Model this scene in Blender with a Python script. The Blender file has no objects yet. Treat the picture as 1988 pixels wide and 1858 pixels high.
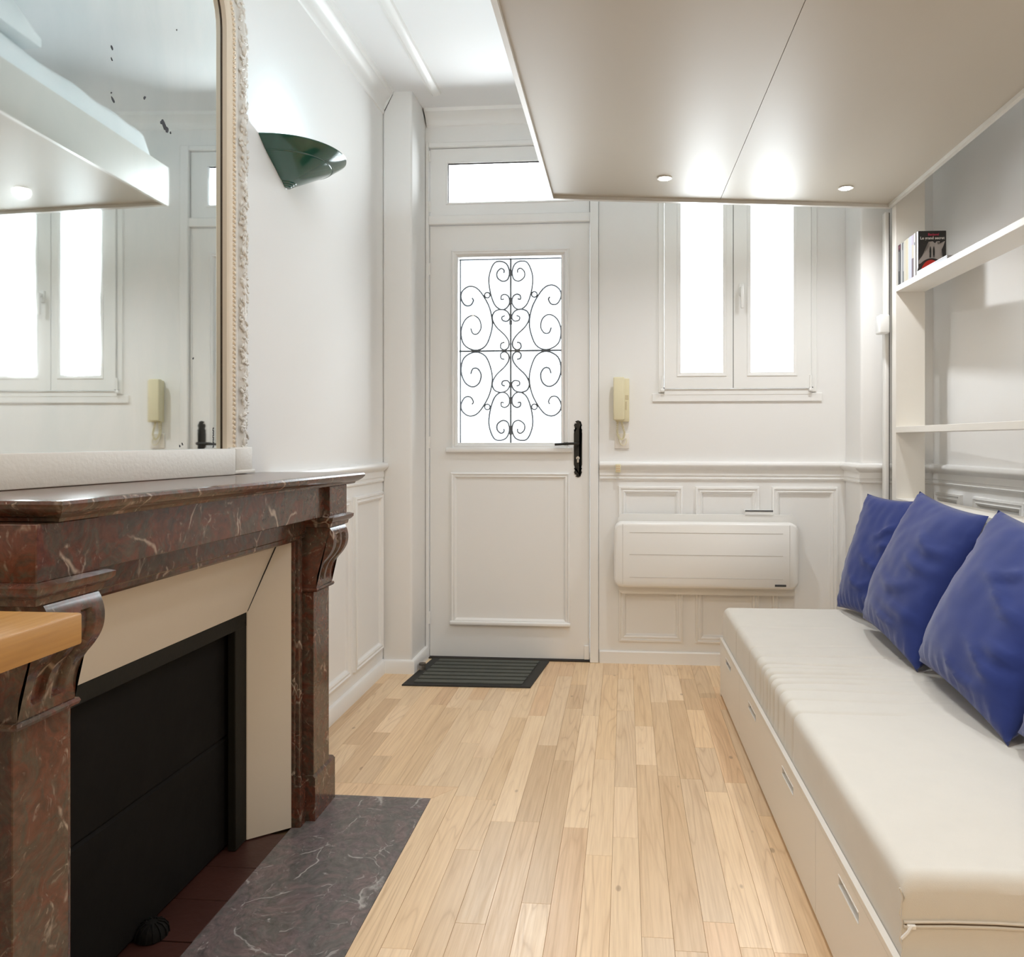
import bpy, bmesh, math, random
from mathutils import Vector, Matrix, noise
PI = math.pi; R = math.radians
sc = bpy.context.scene
COL = sc.collection
# ------------------------------------------------------------------ camera, sky, lights, exposure
cd = bpy.data.cameras.new('camera'); cam = bpy.data.objects.new('camera', cd); COL.objects.link(cam)
cam.location = (0, 0, 1.10); cam.rotation_euler = (PI/2, 0, R(4.7))
cd.sensor_fit = 'HORIZONTAL'; cd.sensor_width = 36.0; cd.lens = 36.0*1480/1988
cd.shift_x = (994-1093)/1988; cd.shift_y = (855-929)/1988
cd.clip_start = 0.02; sc.camera = cam
w = bpy.data.worlds.new('sky'); sc.world = w; w.use_nodes = True
bg = w.node_tree.nodes['Background']; bg.inputs[0].default_value = (0.90, 0.95, 1.0, 1); bg.inputs[1].default_value = 1.7
sc.view_settings.view_transform = 'Standard'; sc.view_settings.look = 'None'
sc.view_settings.gamma = 1; sc.view_settings.use_curve_mapping = False
sc.view_settings.exposure = 1.10
sc.cycles.max_bounces = 10; sc.cycles.diffuse_bounces = 6; sc.cycles.glossy_bounces = 4
sc.cycles.transmission_bounces = 4; sc.cycles.transparent_max_bounces = 8
sc.cycles.caustics_reflective = False; sc.cycles.caustics_refractive = False
sc.cycles.sample_clamp_indirect = 6.0
COOL = (0.90, 0.955, 1.0); WARM = (0.93, 0.965, 1.0)
def area(name, loc, rot, sx, sy, power, color):
    l = bpy.data.lights.new(name, 'AREA'); l.shape = 'RECTANGLE'; l.size = sx; l.size_y = sy
    l.energy = power; l.color = color
    o = bpy.data.objects.new(name, l); COL.objects.link(o); o.location = loc; o.rotation_euler = rot
    return o
area('added_rear_fill', (0.0, -0.9, 2.6), (R(35), 0, 0), 0.7, 0.5, 8, (1.0, 0.84, 0.62))  # unseen warm fill added behind the camera to raise overall brightness
area('added_aisle_fill', (-0.42, 1.2, 2.71), (0, 0, 0), 0.3, 1.2, 5, (0.76, 0.88, 1.0))  # invented cool fill over the aisle, out of view, for brightness
area('daylight_casement', (0.54, 3.93, 1.95), (R(-90), 0, 0), 0.66, 1.1, 15, COOL)
area('daylight_door_glass', (-0.58, 3.93, 1.56), (R(-90), 0, 0), 0.52, 0.92, 5, COOL)
area('daylight_transom', (-0.58, 3.93, 2.40), (R(-90), 0, 0), 0.62, 0.19, 5, COOL)
SPOTS = [(0.155, 3.06), (0.888, 3.17), (0.21, 1.42), (0.95, 1.47)]
def spot(name, loc, power):
    l = bpy.data.lights.new(name, 'SPOT'); l.energy = power; l.color = WARM; l.spot_size = R(163); l.spot_blend = 1.0
    l.shadow_soft_size = 0.025
    o = bpy.data.objects.new(name, l); COL.objects.link(o); o.location = loc
sl = bpy.data.lights.new('sconce_bulb_light', 'POINT'); sl.energy = 13.5; sl.color = (0.66, 0.84, 1.0); sl.shadow_soft_size = 0.025
so = bpy.data.objects.new('sconce_bulb_light', sl); COL.objects.link(so); so.location = (-1.065, 2.47, 2.035)

# ------------------------------------------------------------------ materials
def nmat(name):
    m = bpy.data.materials.new(name); m.use_nodes = True
    nt = m.node_tree; return m, nt, nt.nodes['Principled BSDF']
def N(nt, t, **kw):
    n = nt.nodes.new(t)
    for k, v in kw.items():
        if k.startswith('i_'):
            key = k[2:]; key = int(key) if key.isdigit() else key.replace('_', ' ')
            n.inputs[key].default_value = v
        else: setattr(n, k, v)
    return n
def L(nt, a, b): nt.links.new(a, b)
def ramp(nt, fac, stops):
    r = N(nt, 'ShaderNodeValToRGB'); e = r.color_ramp.elements
    while len(e) < len(stops): e.new(0.5)
    for q, (p, c) in zip(e, stops):
        q.position = p; q.color = c if len(c) == 4 else (*c, 1)
    L(nt, fac, r.inputs[0]); return r.outputs[0]
def mix(nt, fac, a, b, mode='MIX'):
    n = N(nt, 'ShaderNodeMix', data_type='RGBA', blend_type=mode)
    for s, v in ((0, fac), (6, a), (7, b)):
        if hasattr(v, 'links'): L(nt, v, n.inputs[s])
        else: n.inputs[s].default_value = v if s == 0 else (*v[:3], 1)
    return n.outputs[2]
def pos(nt, scale=(1, 1, 1), obj=False, rot=(0, 0, 0)):
    src = N(nt, 'ShaderNodeTexCoord').outputs['Object'] if obj else N(nt, 'ShaderNodeNewGeometry').outputs['Position']
    mp = N(nt, 'ShaderNodeMapping'); mp.inputs['Scale'].default_value = scale; mp.inputs['Rotation'].default_value = rot
    L(nt, src, mp.inputs['Vector']); return mp.outputs[0]
def noi(nt, vec, scale, detail=4, rough=0.55, dist=0.0):
    n = N(nt, 'ShaderNodeTexNoise', i_Scale=scale, i_Detail=detail, i_Roughness=rough, i_Distortion=dist)
    L(nt, vec, n.inputs['Vector']); return n.outputs['Fac']
def bump(nt, b, h, strength, dist=0.01):
    n = N(nt, 'ShaderNodeBump', i_Strength=strength, i_Distance=dist); L(nt, h, n.inputs['Height']); L(nt, n.outputs[0], b.inputs['Normal'])
def plain(name, col, rough=0.5, metal=0.0, bs=0.0, bscale=60, spec=None, coat=0.0, sheen=0.0, vary=0.0):
    m, nt, b = nmat(name)
    b.inputs['Base Color'].default_value = (*col, 1); b.inputs['Roughness'].default_value = rough; b.inputs['Metallic'].default_value = metal
    if spec is not None: b.inputs['Specular IOR Level'].default_value = spec
    b.inputs['Coat Weight'].default_value = coat; b.inputs['Sheen Weight'].default_value = sheen
    v = pos(nt)
    if bs: bump(nt, b, noi(nt, v, bscale, 3), bs, 0.003)
    if vary:
        f = noi(nt, v, 6, 4)
        L(nt, mix(nt, f, tuple(c*(1-vary) for c in col), tuple(min(1, c*(1+vary)) for c in col)), b.inputs['Base Color'])
    return m
def emit(name, col, s):
    m, nt, b = nmat(name); b.inputs['Base Color'].default_value = (*col, 1)
    b.inputs['Emission Color'].default_value = (*col, 1); b.inputs['Emission Strength'].default_value = s; return m

M = {}
M['wall'] = plain('wall_paint', (0.86, 0.855, 0.84), 0.85, bs=0.08, bscale=35, spec=0.12)
M['ceil'] = plain('ceiling_paint', (0.86, 0.86, 0.86), 0.6, bs=0.05, bscale=40)
M['trim'] = plain('gloss_trim_paint', (0.86, 0.855, 0.838), 0.32, bs=0.03, bscale=50)
M['lacquer'] = plain('shaded_lacquer', (0.50, 0.45, 0.37), 0.46, spec=0.4, bs=0.0)  # loft underside: lacquer colour darkened for the shade beneath
M['board'] = plain('lit_lacquer_board', (0.66, 0.635, 0.58), 0.35)  # same loft lacquer, lightened to imitate spotlight falling on the boards
M['unit'] = plain('cream_furniture_paint', (0.84, 0.81, 0.75), 0.35, bs=0.02, bscale=80)
M['bedwhite'] = plain('white_foil_front', (0.86, 0.83, 0.78), 0.4)
M['pvc'] = plain('white_pvc', (0.86, 0.86, 0.84), 0.28)
M['metalwhite'] = plain('white_enamel', (0.86, 0.85, 0.82), 0.3)
M['cream'] = plain('aged_cream_plastic', (0.74, 0.68, 0.47), 0.4, vary=0.06)
M['iron'] = plain('black_iron', (0.016, 0.014, 0.010), 0.45, spec=0.4, bs=0.1, bscale=120)
M['grille'] = plain('wrought_iron', (0.05, 0.055, 0.065), 0.5, metal=0.3)
M['steel'] = plain('brushed_steel', (0.55, 0.5, 0.45), 0.3, metal=1.0)
M['brass'] = plain('nickel_cylinder', (0.75, 0.72, 0.66), 0.3, metal=0.8)
M['rubber'] = plain('black_rubber', (0.02, 0.02, 0.018), 0.7)
M['ribs'] = plain('grey_mat_ribs', (0.095, 0.10, 0.085), 0.9, bs=0.6, bscale=400, vary=0.15)
M['soot'] = plain('sooty_iron_plate', (0.007, 0.006, 0.005), 0.8, spec=0.15, bs=0.3, bscale=25, vary=0.5)
M['firebox'] = plain('black_fire_frame', (0.010, 0.009, 0.006), 0.6, spec=0.2, bs=0.2, bscale=60)
M['plaster'] = plain('cream_fire_surround', (0.62, 0.55, 0.45), 0.38, bs=0.06, bscale=30, vary=0.03)
M['gilt'] = plain('ivory_frame_paint', (0.72, 0.68, 0.62), 0.55, bs=0.25, bscale=90)
M['giltwarm'] = plain('ivory_frame_inner', (0.78, 0.67, 0.53), 0.5, bs=0.1, bscale=90)
M['rebate'] = plain('shaded_frame_rebate', (0.07, 0.045, 0.025), 0.6)  # shade of the frame's inner edge put into this dark brown
M['green'] = plain('dark_green_enamel', (0.010, 0.080, 0.054), 0.14, spec=0.55, coat=0.6)
M['dark'] = plain('dark_gap', (0.012, 0.011, 0.010), 0.8)
M['bulb'] = emit('lit_bulb', (0.93, 0.98, 1.0), 40)
M['led'] = emit('lit_led', (1.0, 0.95, 0.88), 30)
M['duvet'] = plain('white_bedding', (0.80, 0.83, 0.83), 0.85, bs=0.5, bscale=120)
M['speck'] = plain('desilvered_speck', (0.03, 0.03, 0.035), 0.7)
M['paperwhite'] = plain('page_paper', (0.82, 0.80, 0.74), 0.7)

def mirror_mat():
    m, nt, b = nmat('old_mirror')
    v = pos(nt, (1, 2.2, 1)); f = noi(nt, v, 3.0, 5, 0.6, 0.8)
    b.inputs['Metallic'].default_value = 1.0
    L(nt, mix(nt, ramp(nt, f, [(0.35, (0, 0, 0)), (0.75, (1, 1, 1))]), (0.80, 0.855, 0.85), (0.88, 0.91, 0.90)), b.inputs['Base Color'])
    L(nt, ramp(nt, f, [(0.3, (0.01, 0.01, 0.01)), (0.9, (0.05, 0.05, 0.05))]), b.inputs['Roughness'])
    return m
M['mirror'] = mirror_mat()
def glass_mat():
    m, nt, b = nmat('window_glass'); out = nt.nodes['Material Output']
    t = N(nt, 'ShaderNodeBsdfTransparent'); t.inputs[0].default_value = (0.97, 0.985, 0.985, 1)
    g = N(nt, 'ShaderNodeBsdfGlossy'); g.inputs['Roughness'].default_value = 0.03
    f = N(nt, 'ShaderNodeFresnel', i_IOR=1.45); s = N(nt, 'ShaderNodeMixShader')
    L(nt, f.outputs[0], s.inputs[0]); L(nt, t.outputs[0], s.inputs[1]); L(nt, g.outputs[0], s.inputs[2]); L(nt, s.outputs[0], out.inputs[0])
    return m
M['glass'] = glass_mat()
def oak_mat(name, axis='y', bright=1.0, tint=True, rough=0.28, a=(0.80, 0.60, 0.395), c=(0.46, 0.28, 0.14)):
    m, nt, b = nmat(name)
    oi = N(nt, 'ShaderNodeObjectInfo'); geo = N(nt, 'ShaderNodeNewGeometry')
    off = N(nt, 'ShaderNodeVectorMath', operation='SCALE'); off.inputs[0].default_value = (37.0, 61.0, 13.0)
    L(nt, oi.outputs['Random'], off.inputs['Scale'])
    add = N(nt, 'ShaderNodeVectorMath', operation='ADD'); L(nt, geo.outputs['Position'], add.inputs[0]); L(nt, off.outputs[0], add.inputs[1])
    def mp(s):
        k = N(nt, 'ShaderNodeMapping'); k.inputs['Scale'].default_value = s if axis == 'y' else (s[1], s[0], s[2])
        L(nt, add.outputs[0], k.inputs['Vector']); return k.outputs[0]
    warp = noi(nt, mp((10, 0.75, 10)), 1.0, 2, 0.45, 0.35)
    # cathedral rings: bands of the warped field
    mul = N(nt, 'ShaderNodeMath', operation='MULTIPLY'); L(nt, warp, mul.inputs[0]); mul.inputs[1].default_value = 24.0
    fr = N(nt, 'ShaderNodeMath', operation='PINGPONG'); L(nt, mul.outputs[0], fr.inputs[0]); fr.inputs[1].default_value = 1.0
    rings = ramp(nt, fr.outputs[0], [(0.0, (1, 1, 1)), (0.16, (0.35, 0.35, 0.35)), (0.5, (0, 0, 0))])
    fine = noi(nt, mp((160, 5, 160)), 1.0, 3, 0.6)
    patch = noi(nt, mp((5, 1.6, 5)), 1.0, 2, 0.5)
    lo = tuple(k*bright for k in c); hi = tuple(k*bright for k in a)
    col = mix(nt, ramp(nt, fine, [(0.25, (0, 0, 0)), (0.6, (1, 1, 1))]), tuple(0.66*p+0.34*q for p, q in zip(hi, lo)), hi)
    k1 = N(nt, 'ShaderNodeMath', operation='MULTIPLY'); L(nt, rings, k1.inputs[0]); k1.inputs[1].default_value = 0.5
    pm = N(nt, 'ShaderNodeMath', operation='MULTIPLY'); L(nt, k1.outputs[0], pm.inputs[0]); L(nt, ramp(nt, patch, [(0.35, (0.25, 0.25, 0.25)), (0.65, (1, 1, 1))]), pm.inputs[1])
    col = mix(nt, pm.outputs[0], col, lo)
    knots = N(nt, 'ShaderNodeTexVoronoi', feature='F1', i_Scale=1.0); L(nt, mp((9, 4.5, 9)), knots.inputs['Vector'])
    kn = ramp(nt, knots.outputs['Distance'], [(0.0, (1, 1, 1)), (0.045, (0.8, 0.8, 0.8)), (0.07, (0, 0, 0))])
    km = N(nt, 'ShaderNodeMath', operation='MULTIPLY'); L(nt, kn, km.inputs[0]); km.inputs[1].default_value = 0.55
    col = mix(nt, km.outputs[0], col, (0.20, 0.10, 0.05))
    if tint: col = mix(nt, 1.0, col, oi.outputs['Color'], 'MULTIPLY')
    L(nt, col, b.inputs['Base Color'])
    L(nt, ramp(nt, fine, [(0.2, (rough+0.12,)*3), (0.7, (rough,)*3)]), b.inputs['Roughness'])
    bump(nt, b, fine, 0.06, 0.002)
    return m
M['oak'] = oak_mat('oak_floor_board')
M['oaktop'] = oak_mat('oak_worktop', 'y', 1.0, False, 0.35, (0.46, 0.23, 0.055), (0.26, 0.11, 0.025))
def marble(name, cols, vein, vs=7.0, rough=0.16, blotch=9.0, veinamt=1.0):
    m, nt, b = nmat(name); v = pos(nt)
    wv = N(nt, 'ShaderNodeTexNoise', i_Scale=5.0, i_Detail=4.0); L(nt, v, wv.inputs['Vector'])
    dis = N(nt, 'ShaderNodeMix', data_type='VECTOR'); dis.inputs[0].default_value = 0.16
    L(nt, v, dis.inputs[4]); L(nt, wv.outputs['Color'], dis.inputs[5]); vd = dis.outputs[1]
    base = ramp(nt, noi(nt, vd, blotch, 8, 0.68, 0.4), [(0.32+0.36*i/(len(cols)-1), c) for i, c in enumerate(cols)])
    patch = ramp(nt, noi(nt, vd, blotch*1.9, 5, 0.65, 0.8), [(0.52, (0, 0, 0)), (0.60, (0.75, 0.75, 0.75))])
    base = mix(nt, patch, base, cols[3])
    fine = noi(nt, vd, 70, 5, 0.65)
    base = mix(nt, 1.0, base, ramp(nt, fine, [(0.3, (0.62, 0.62, 0.62)), (0.7, (1.35, 1.35, 1.35))]), 'MULTIPLY')
    def veins(scale, width, thr, seed, rotz, amt, sq=0.55):
        mp = N(nt, 'ShaderNodeMapping'); mp.inputs['Location'].default_value = (seed, seed*1.7, seed*0.6)
        mp.inputs['Rotation'].default_value = (0.7, 0.4, rotz); mp.inputs['Scale'].default_value = (1, 1, sq)
        L(nt, vd, mp.inputs['Vector'])
        vo = N(nt, 'ShaderNodeTexVoronoi', feature='DISTANCE_TO_EDGE', i_Scale=scale); L(nt, mp.outputs[0], vo.inputs['Vector'])
        line = ramp(nt, vo.outputs['Distance'], [(0.0, (1, 1, 1)), (width*0.4, (0.7, 0.7, 0.7)), (width, (0, 0, 0))])
        mask = ramp(nt, noi(nt, mp.outputs[0], scale*1.1, 5, 0.7), [(thr, (0, 0, 0)), (thr+0.07, (1, 1, 1))])
        q = N(nt, 'ShaderNodeMath', operation='MULTIPLY'); L(nt, line, q.inputs[0]); L(nt, mask, q.inputs[1])
        q2 = N(nt, 'ShaderNodeMath', operation='MULTIPLY'); L(nt, q.outputs[0], q2.inputs[0]); q2.inputs[1].default_value = amt*veinamt
        return q2.outputs[0]
    base = mix(nt, veins(vs, 0.022, 0.515, 0.0, 0.4, 0.9), base, vein)
    base = mix(nt, veins(vs*2.3, 0.030, 0.555, 4.0, 1.1, 0.75), base, vein)
    base = mix(nt, veins(vs*4.5, 0.045, 0.59, 9.0, 2.0, 0.6), base, tuple(k*0.8 for k in vein))
    base = mix(nt, veins(vs*9.0, 0.07, 0.58, 13.0, 0.2, 0.45), base, tuple(k*0.7 for k in vein))
    blob = ramp(nt, noi(nt, vd, 22, 3, 0.5, 2.0), [(0.715, (0, 0, 0)), (0.745, (0.7, 0.7, 0.7))])
    base = mix(nt, blob, base, tuple(k*0.8 for k in vein))
    L(nt, base, b.inputs['Base Color']); b.inputs['Roughness'].default_value = rough
    return m
M['marble'] = marble('brown_red_marble', [(0.060, 0.048, 0.034), (0.100, 0.045, 0.030), (0.080, 0.060, 0.042), (0.120, 0.040, 0.024), (0.066, 0.041, 0.030)], (0.46, 0.36, 0.28), 7.0, 0.16, 11.0, 0.9)
M['hearth'] = marble('grey_violet_marble', [(0.10, 0.088, 0.086), (0.15, 0.115, 0.115), (0.115, 0.11, 0.10), (0.17, 0.125, 0.12), (0.105, 0.09, 0.088)], (0.50, 0.47, 0.44), 7.5, 0.3, 10.0, 0.95)
M['tile'] = plain('dark_red_hearth_tile', (0.05, 0.017, 0.012), 0.4, bs=0.25, bscale=40, vary=0.35)
def cloth(name, col, scale=900, rough=0.9, sheen=0.2, vary=0.04, bstr=0.25):
    m, nt, b = nmat(name); v = pos(nt)
    wv = N(nt, 'ShaderNodeTexNoise', i_Scale=scale, i_Detail=2.0); L(nt, v, wv.inputs['Vector'])
    f = noi(nt, v, 14, 4, 0.6)
    L(nt, mix(nt, f, tuple(c*(1-vary) for c in col), tuple(c*(1+vary) for c in col)), b.inputs['Base Color'])
    b.inputs['Roughness'].default_value = rough; b.inputs['Sheen Weight'].default_value = sheen; b.inputs['Sheen Roughness'].default_value = 0.4
    b.inputs['Specular IOR Level'].default_value = 0.2
    bump(nt, b, wv.outputs['Fac'], bstr, 0.001); return m
M['canvas'] = cloth('cream_cotton_cover', (0.72, 0.685, 0.62))
M['navy'] = cloth('navy_cotton', (0.030, 0.049, 0.205), 1200, 0.85, 0.35, 0.10)

# ------------------------------------------------------------------ mesh helpers (all coordinates in metres, world space)
WL = {}
def link(o, parent, origin):
    COL.objects.link(o)
    if parent is not None:
        o.parent = parent; WL[o] = WL[parent]; o.location = (0, 0, 0)
    else:
        o.location = origin; WL[o] = Vector(origin)
def tag(o, label=None, cat=None, group=None, kind=None):
    if label: o['label'] = label
    if cat: o['category'] = cat
    if group: o['group'] = group
    if kind: o['kind'] = kind
    return o
def thing(name, origin, label=None, cat=None, group=None, kind=None):
    o = bpy.data.objects.new(name, None); o.empty_display_size = 0.05
    link(o, None, origin); return tag(o, label, cat, group, kind)
def obj(name, bm, mat, parent=None, label=None, cat=None, group=None, kind=None, smooth=35, color=None):
    me = bpy.data.meshes.new(name)
    bmesh.ops.recalc_face_normals(bm, faces=bm.faces)
    if parent is not None: org = WL[parent]
    else:
        xs = [v.co for v in bm.verts]
        lo = [min(c[i] for c in xs) for i in range(3)]; hi = [max(c[i] for c in xs) for i in range(3)]
        org = Vector(((lo[0]+hi[0])/2, (lo[1]+hi[1])/2, lo[2]))
    bmesh.ops.translate(bm, verts=bm.verts, vec=-Vector(org))
    bm.to_mesh(me); bm.free()
    for m in (mat if isinstance(mat, (list, tuple)) else [mat]): me.materials.append(m)
    if smooth:
        me.shade_smooth(); me.set_sharp_from_angle(angle=R(smooth))
    o = bpy.data.objects.new(name, me); link(o, parent, org)
    if color: o.color = color
    return tag(o, label, cat, group, kind)
def B(): return bmesh.new()
def box(bm, x0, x1, y0, y1, z0, z1, r=0.0, seg=2, fn=None, mi=0):
    n0 = len(bm.verts)
    vs = [bm.verts.new((x, y, z)) for x in (x0, x1) for y in (y0, y1) for z in (z0, z1)]
    F = [(0, 1, 3, 2), (4, 6, 7, 5), (0, 4, 5, 1), (2, 3, 7, 6), (0, 2, 6, 4), (1, 5, 7, 3)]
    fs = [bm.faces.new([vs[i] for i in f]) for f in F]
    for f in fs: f.material_index = mi
    new = vs
    if r > 0:
        es = list({e for f in fs for e in f.edges})
        res = bmesh.ops.bevel(bm, geom=es, offset=r, segments=seg, affect='EDGES', profile=0.5)
        new = list(set(res['verts']) | {v for v in vs if v.is_valid})
    if fn:
        for v in {v for v in new if v.is_valid}: v.co = Vector(fn(*v.co))
    return bm
def prism(bm, pts, axis, a, b, fn=None):
    """extrude a closed 2-D outline between a and b along axis ('x': pts=(y,z); 'y': (x,z); 'z': (x,y))"""
    def mk(p, t): return {'x': (t, p[0], p[1]), 'y': (p[0], t, p[1]), 'z': (p[0], p[1], t)}[axis]
    A = [bm.verts.new(mk(p, a)) for p in pts]; Bv = [bm.verts.new(mk(p, b)) for p in pts]
    n = len(pts)
    for i in range(n): bm.faces.new((A[i], A[(i+1) % n], Bv[(i+1) % n], Bv[i]))
    caps = [bm.faces.new(A[::-1]), bm.faces.new(Bv)]
    if n > 4: bmesh.ops.triangulate(bm, faces=caps)
    if fn:
        for v in A+Bv: v.co = Vector(fn(*v.co))
    return bm
def cyl(bm, p0, p1, r0, r1=None, seg=20, caps=True):
    r1 = r0 if r1 is None else r1
    p0, p1 = Vector(p0), Vector(p1); d = (p1-p0).normalized(); u = d.orthogonal().normalized(); v = d.cross(u)
    A = [bm.verts.new(p0+r0*(u*math.cos(t)+v*math.sin(t))) for t in [2*PI*i/seg for i in range(seg)]]
    C = [bm.verts.new(p1+r1*(u*math.cos(t)+v*math.sin(t))) for t in [2*PI*i/seg for i in range(seg)]]
    for i in range(seg): bm.faces.new((A[i], A[(i+1) % seg], C[(i+1) % seg], C[i]))
    if caps: bm.faces.new(A[::-1]); bm.faces.new(C)
    return bm
def tube(bm, pts, r, seg=6, closed=False):
    pts = [Vector(p) for p in pts]; n = len(pts); rings = []; prev = None
    for i, p in enumerate(pts):
        t = ((pts[(i+1) % n] if closed or i < n-1 else p) - (pts[i-1] if closed or i > 0 else p)).normalized()
        u = t.orthogonal().normalized() if prev is None else (prev - t*prev.dot(t)).normalized()
        prev = u; v = t.cross(u)
        rings.append([bm.verts.new(p+r*(u*math.cos(2*PI*k/seg)+v*math.sin(2*PI*k/seg))) for k in range(seg)])
    for i in range(n if closed else n-1):
        a, b = rings[i], rings[(i+1) % n]
        for k in range(seg): bm.faces.new((a[k], a[(k+1) % seg], b[(k+1) % seg], b[k]))
    if not closed: bm.faces.new(rings[0][::-1]); bm.faces.new(rings[-1])
    return bm
def smooth_path(pts, n=6):
    P = [Vector(p) for p in pts]; out = []
    for i in range(len(P)-1):
        p0, p1, p2, p3 = P[max(i-1, 0)], P[i], P[i+1], P[min(i+2, len(P)-1)]
        for k in range(n):
            t = k/n
            out.append(0.5*((2*p1)+(-p0+p2)*t+(2*p0-5*p1+4*p2-p3)*t*t+(-p0+3*p1-3*p2+p3)*t**3))
    out.append(P[-1]); return out
def rect_mould(bm, O, u, v, nrm, w_, h_, prof, close_inner=False):
    """picture-frame moulding: prof = [(inset from outer edge, height along normal)]"""
    O, u, v, nrm = map(Vector, (O, u, v, nrm)); rings = []
    for d, hh in prof:
        rings.append([bm.verts.new(O+u*a+v*b_+nrm*hh) for a, b_ in ((d, d), (w_-d, d), (w_-d, h_-d), (d, h_-d))])
    for a, b_ in zip(rings, rings[1:]):
        for k in range(4): bm.faces.new((a[k], a[(k+1) % 4], b_[(k+1) % 4], b_[k]))
    if close_inner: bm.faces.new(rings[-1])
    return bm
def run_mould(bm, path, prof, side=1):
    """straight moulding along a plan polyline with mitres; prof = [(projection, z)]"""
    P = [Vector((p[0], p[1])) for p in path]; n = len(P)
    nr = []
    for i in range(n):
        ds = []
        if i > 0: ds.append((P[i]-P[i-1]).normalized())
        if i < n-1: ds.append((P[i+1]-P[i]).normalized())
        ns = [Vector((-d.y, d.x))*side for d in ds]
        if len(ns) == 1: nr.append(ns[0])
        else:
            m_ = (ns[0]+ns[1]).normalized(); nr.append(m_/max(0.2, m_.dot(ns[0])))
    rows = [[bm.verts.new((p.x+q.x*d, p.y+q.y*d, z)) for d, z in prof] for p, q in zip(P, nr)]
    for a, b_ in zip(rows, rows[1:]):
        for k in range(len(prof)-1): bm.faces.new((a[k], a[k+1], b_[k+1], b_[k]))
    for row in (rows[0], rows[-1]):
        try: bm.faces.new(row)
        except ValueError: pass
    return bm
def revolve(bm, prof, cx, cy, a0=0, a1=2*PI, seg=32, fn=None):
    """prof=[(r,z)] about a vertical axis"""
    full = abs(a1-a0-2*PI) < 1e-6; cnt = seg if full else seg+1
    rows = [[bm.verts.new((cx+r*math.cos(a0+(a1-a0)*i/seg), cy+r*math.sin(a0+(a1-a0)*i/seg), z)) for r, z in prof] for i in range(cnt)]
    for i in range(seg):
        a, b_ = rows[i], rows[(i+1) % cnt]
        for k in range(len(prof)-1): bm.faces.new((a[k], a[k+1], b_[k+1], b_[k]))
    bmesh.ops.remove_doubles(bm, verts=bm.verts, dist=1e-5)
    return bm
def text_bm(body, size, mtx, extrude=0.0002, align='CENTER', bold=False):
    c = bpy.data.curves.new('lettering', 'FONT'); c.body = body; c.size = size; c.align_x = align; c.align_y = 'CENTER'; c.extrude = extrude; c.resolution_u = 3
    if bold: c.offset = size*0.02
    o = bpy.data.objects.new('lettering', c); COL.objects.link(o)
    dg = bpy.context.evaluated_depsgraph_get(); me = bpy.data.meshes.new_from_object(o.evaluated_get(dg))
    bm = B(); bm.from_mesh(me); bm.transform(mtx)
    bpy.data.objects.remove(o); bpy.data.meshes.remove(me); bpy.data.curves.remove(c)
    return bm

# ================================================================== THE SETTING
WX, BY, CZ = -1.148, 3.78, 2.75          # left wall, back wall, ceiling
RY = -2.0                                # rear wall behind the camera
def rwx(y): return 1.372+(3.5-y)*0.105   # right wall runs slightly askew
def rw_pt(y, off=0.0): return (rwx(y)-off*0.9945, y-off*0.104)
# ---- floor with oak boards
bm = box(B(), -1.3, 2.2, RY-0.15, 4.0, -0.12, -0.0125)
floor = obj('floor', bm, plain('subfloor', (0.16, 0.10, 0.05), 0.8), kind='structure')
rnd = random.Random(11)
TINTS = [(1.0, 1.0, 1.0), (1.08, 1.08, 1.06), (0.96, 0.93, 0.88), (0.90, 0.85, 0.78), (1.06, 1.03, 0.97), (0.98, 0.90, 0.82), (1.14, 1.15, 1.16), (1.02, 0.98, 0.9)]
def plank(x0, x1, y0, y1, tint=None, poly=None):
    g = 0.00025
    bm = B()
    if poly is None: poly = [(x0+g, y0+g), (x1-g, y0+g), (x1-g, y1-g), (x0+g, y1-g)]
    e = 0.0005; cxx = sum(p[0] for p in poly)/len(poly); cyy = sum(p[1] for p in poly)/len(poly)
    n = len(poly)
    b0 = [bm.verts.new((p[0], p[1], -0.012)) for p in poly]; b1 = [bm.verts.new((p[0], p[1], -e)) for p in poly]
    def ins(p):
        return (p[0]+(e if p[0] < cxx else -e), p[1]+(e if p[1] < cyy else -e))
    b2 = [bm.verts.new((*ins(p), 0.0)) for p in poly]
    for q, r_ in ((b0, b1), (b1, b2)):
        for i in range(n): bm.faces.new((q[i], q[(i+1) % n], r_[(i+1) % n], r_[i]))
    bm.faces.new(b2)
    t = tint or rnd.choice(TINTS); k = rnd.uniform(0.95, 1.05)
    return obj('plank', bm, M['oak'], floor, smooth=0, color=(t[0]*k, t[1]*k, t[2]*k, 1))
PW = 0.0705; X0 = -0.529
HY0, HY1, BYE = 0.98, 2.300, 2.384       # hearth slab near / far edge, border board edge
for k in range(-9, 33):
    xa = X0+k*PW; xb = xa+PW
    if xa < WX-0.01: xa = WX
    if xb > 1.60: break
    y = 3.80
    lo = RY
    segs = [(lo, y)]
    if xb < X0+0.001: segs = [(BYE, y), (lo, HY0-0.072)]
    if k >= 14: segs = [(3.32, y), (lo, 1.30)]
    for s0, s1 in segs:
        yy = s1 - (0 if s1 < 1.5 else 0.0)
        first = True
        while yy > s0+0.02:
            ln = rnd.uniform(0.28, 0.95) if yy > 1.2 else rnd.uniform(0.9, 1.6)
            if first: ln *= rnd.uniform(0.4, 1.0); first = False
            y2 = max(s0, yy-ln)
            if y2-s0 < 0.16: y2 = s0
            plank(xa, xb, y2, yy); yy = y2
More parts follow.
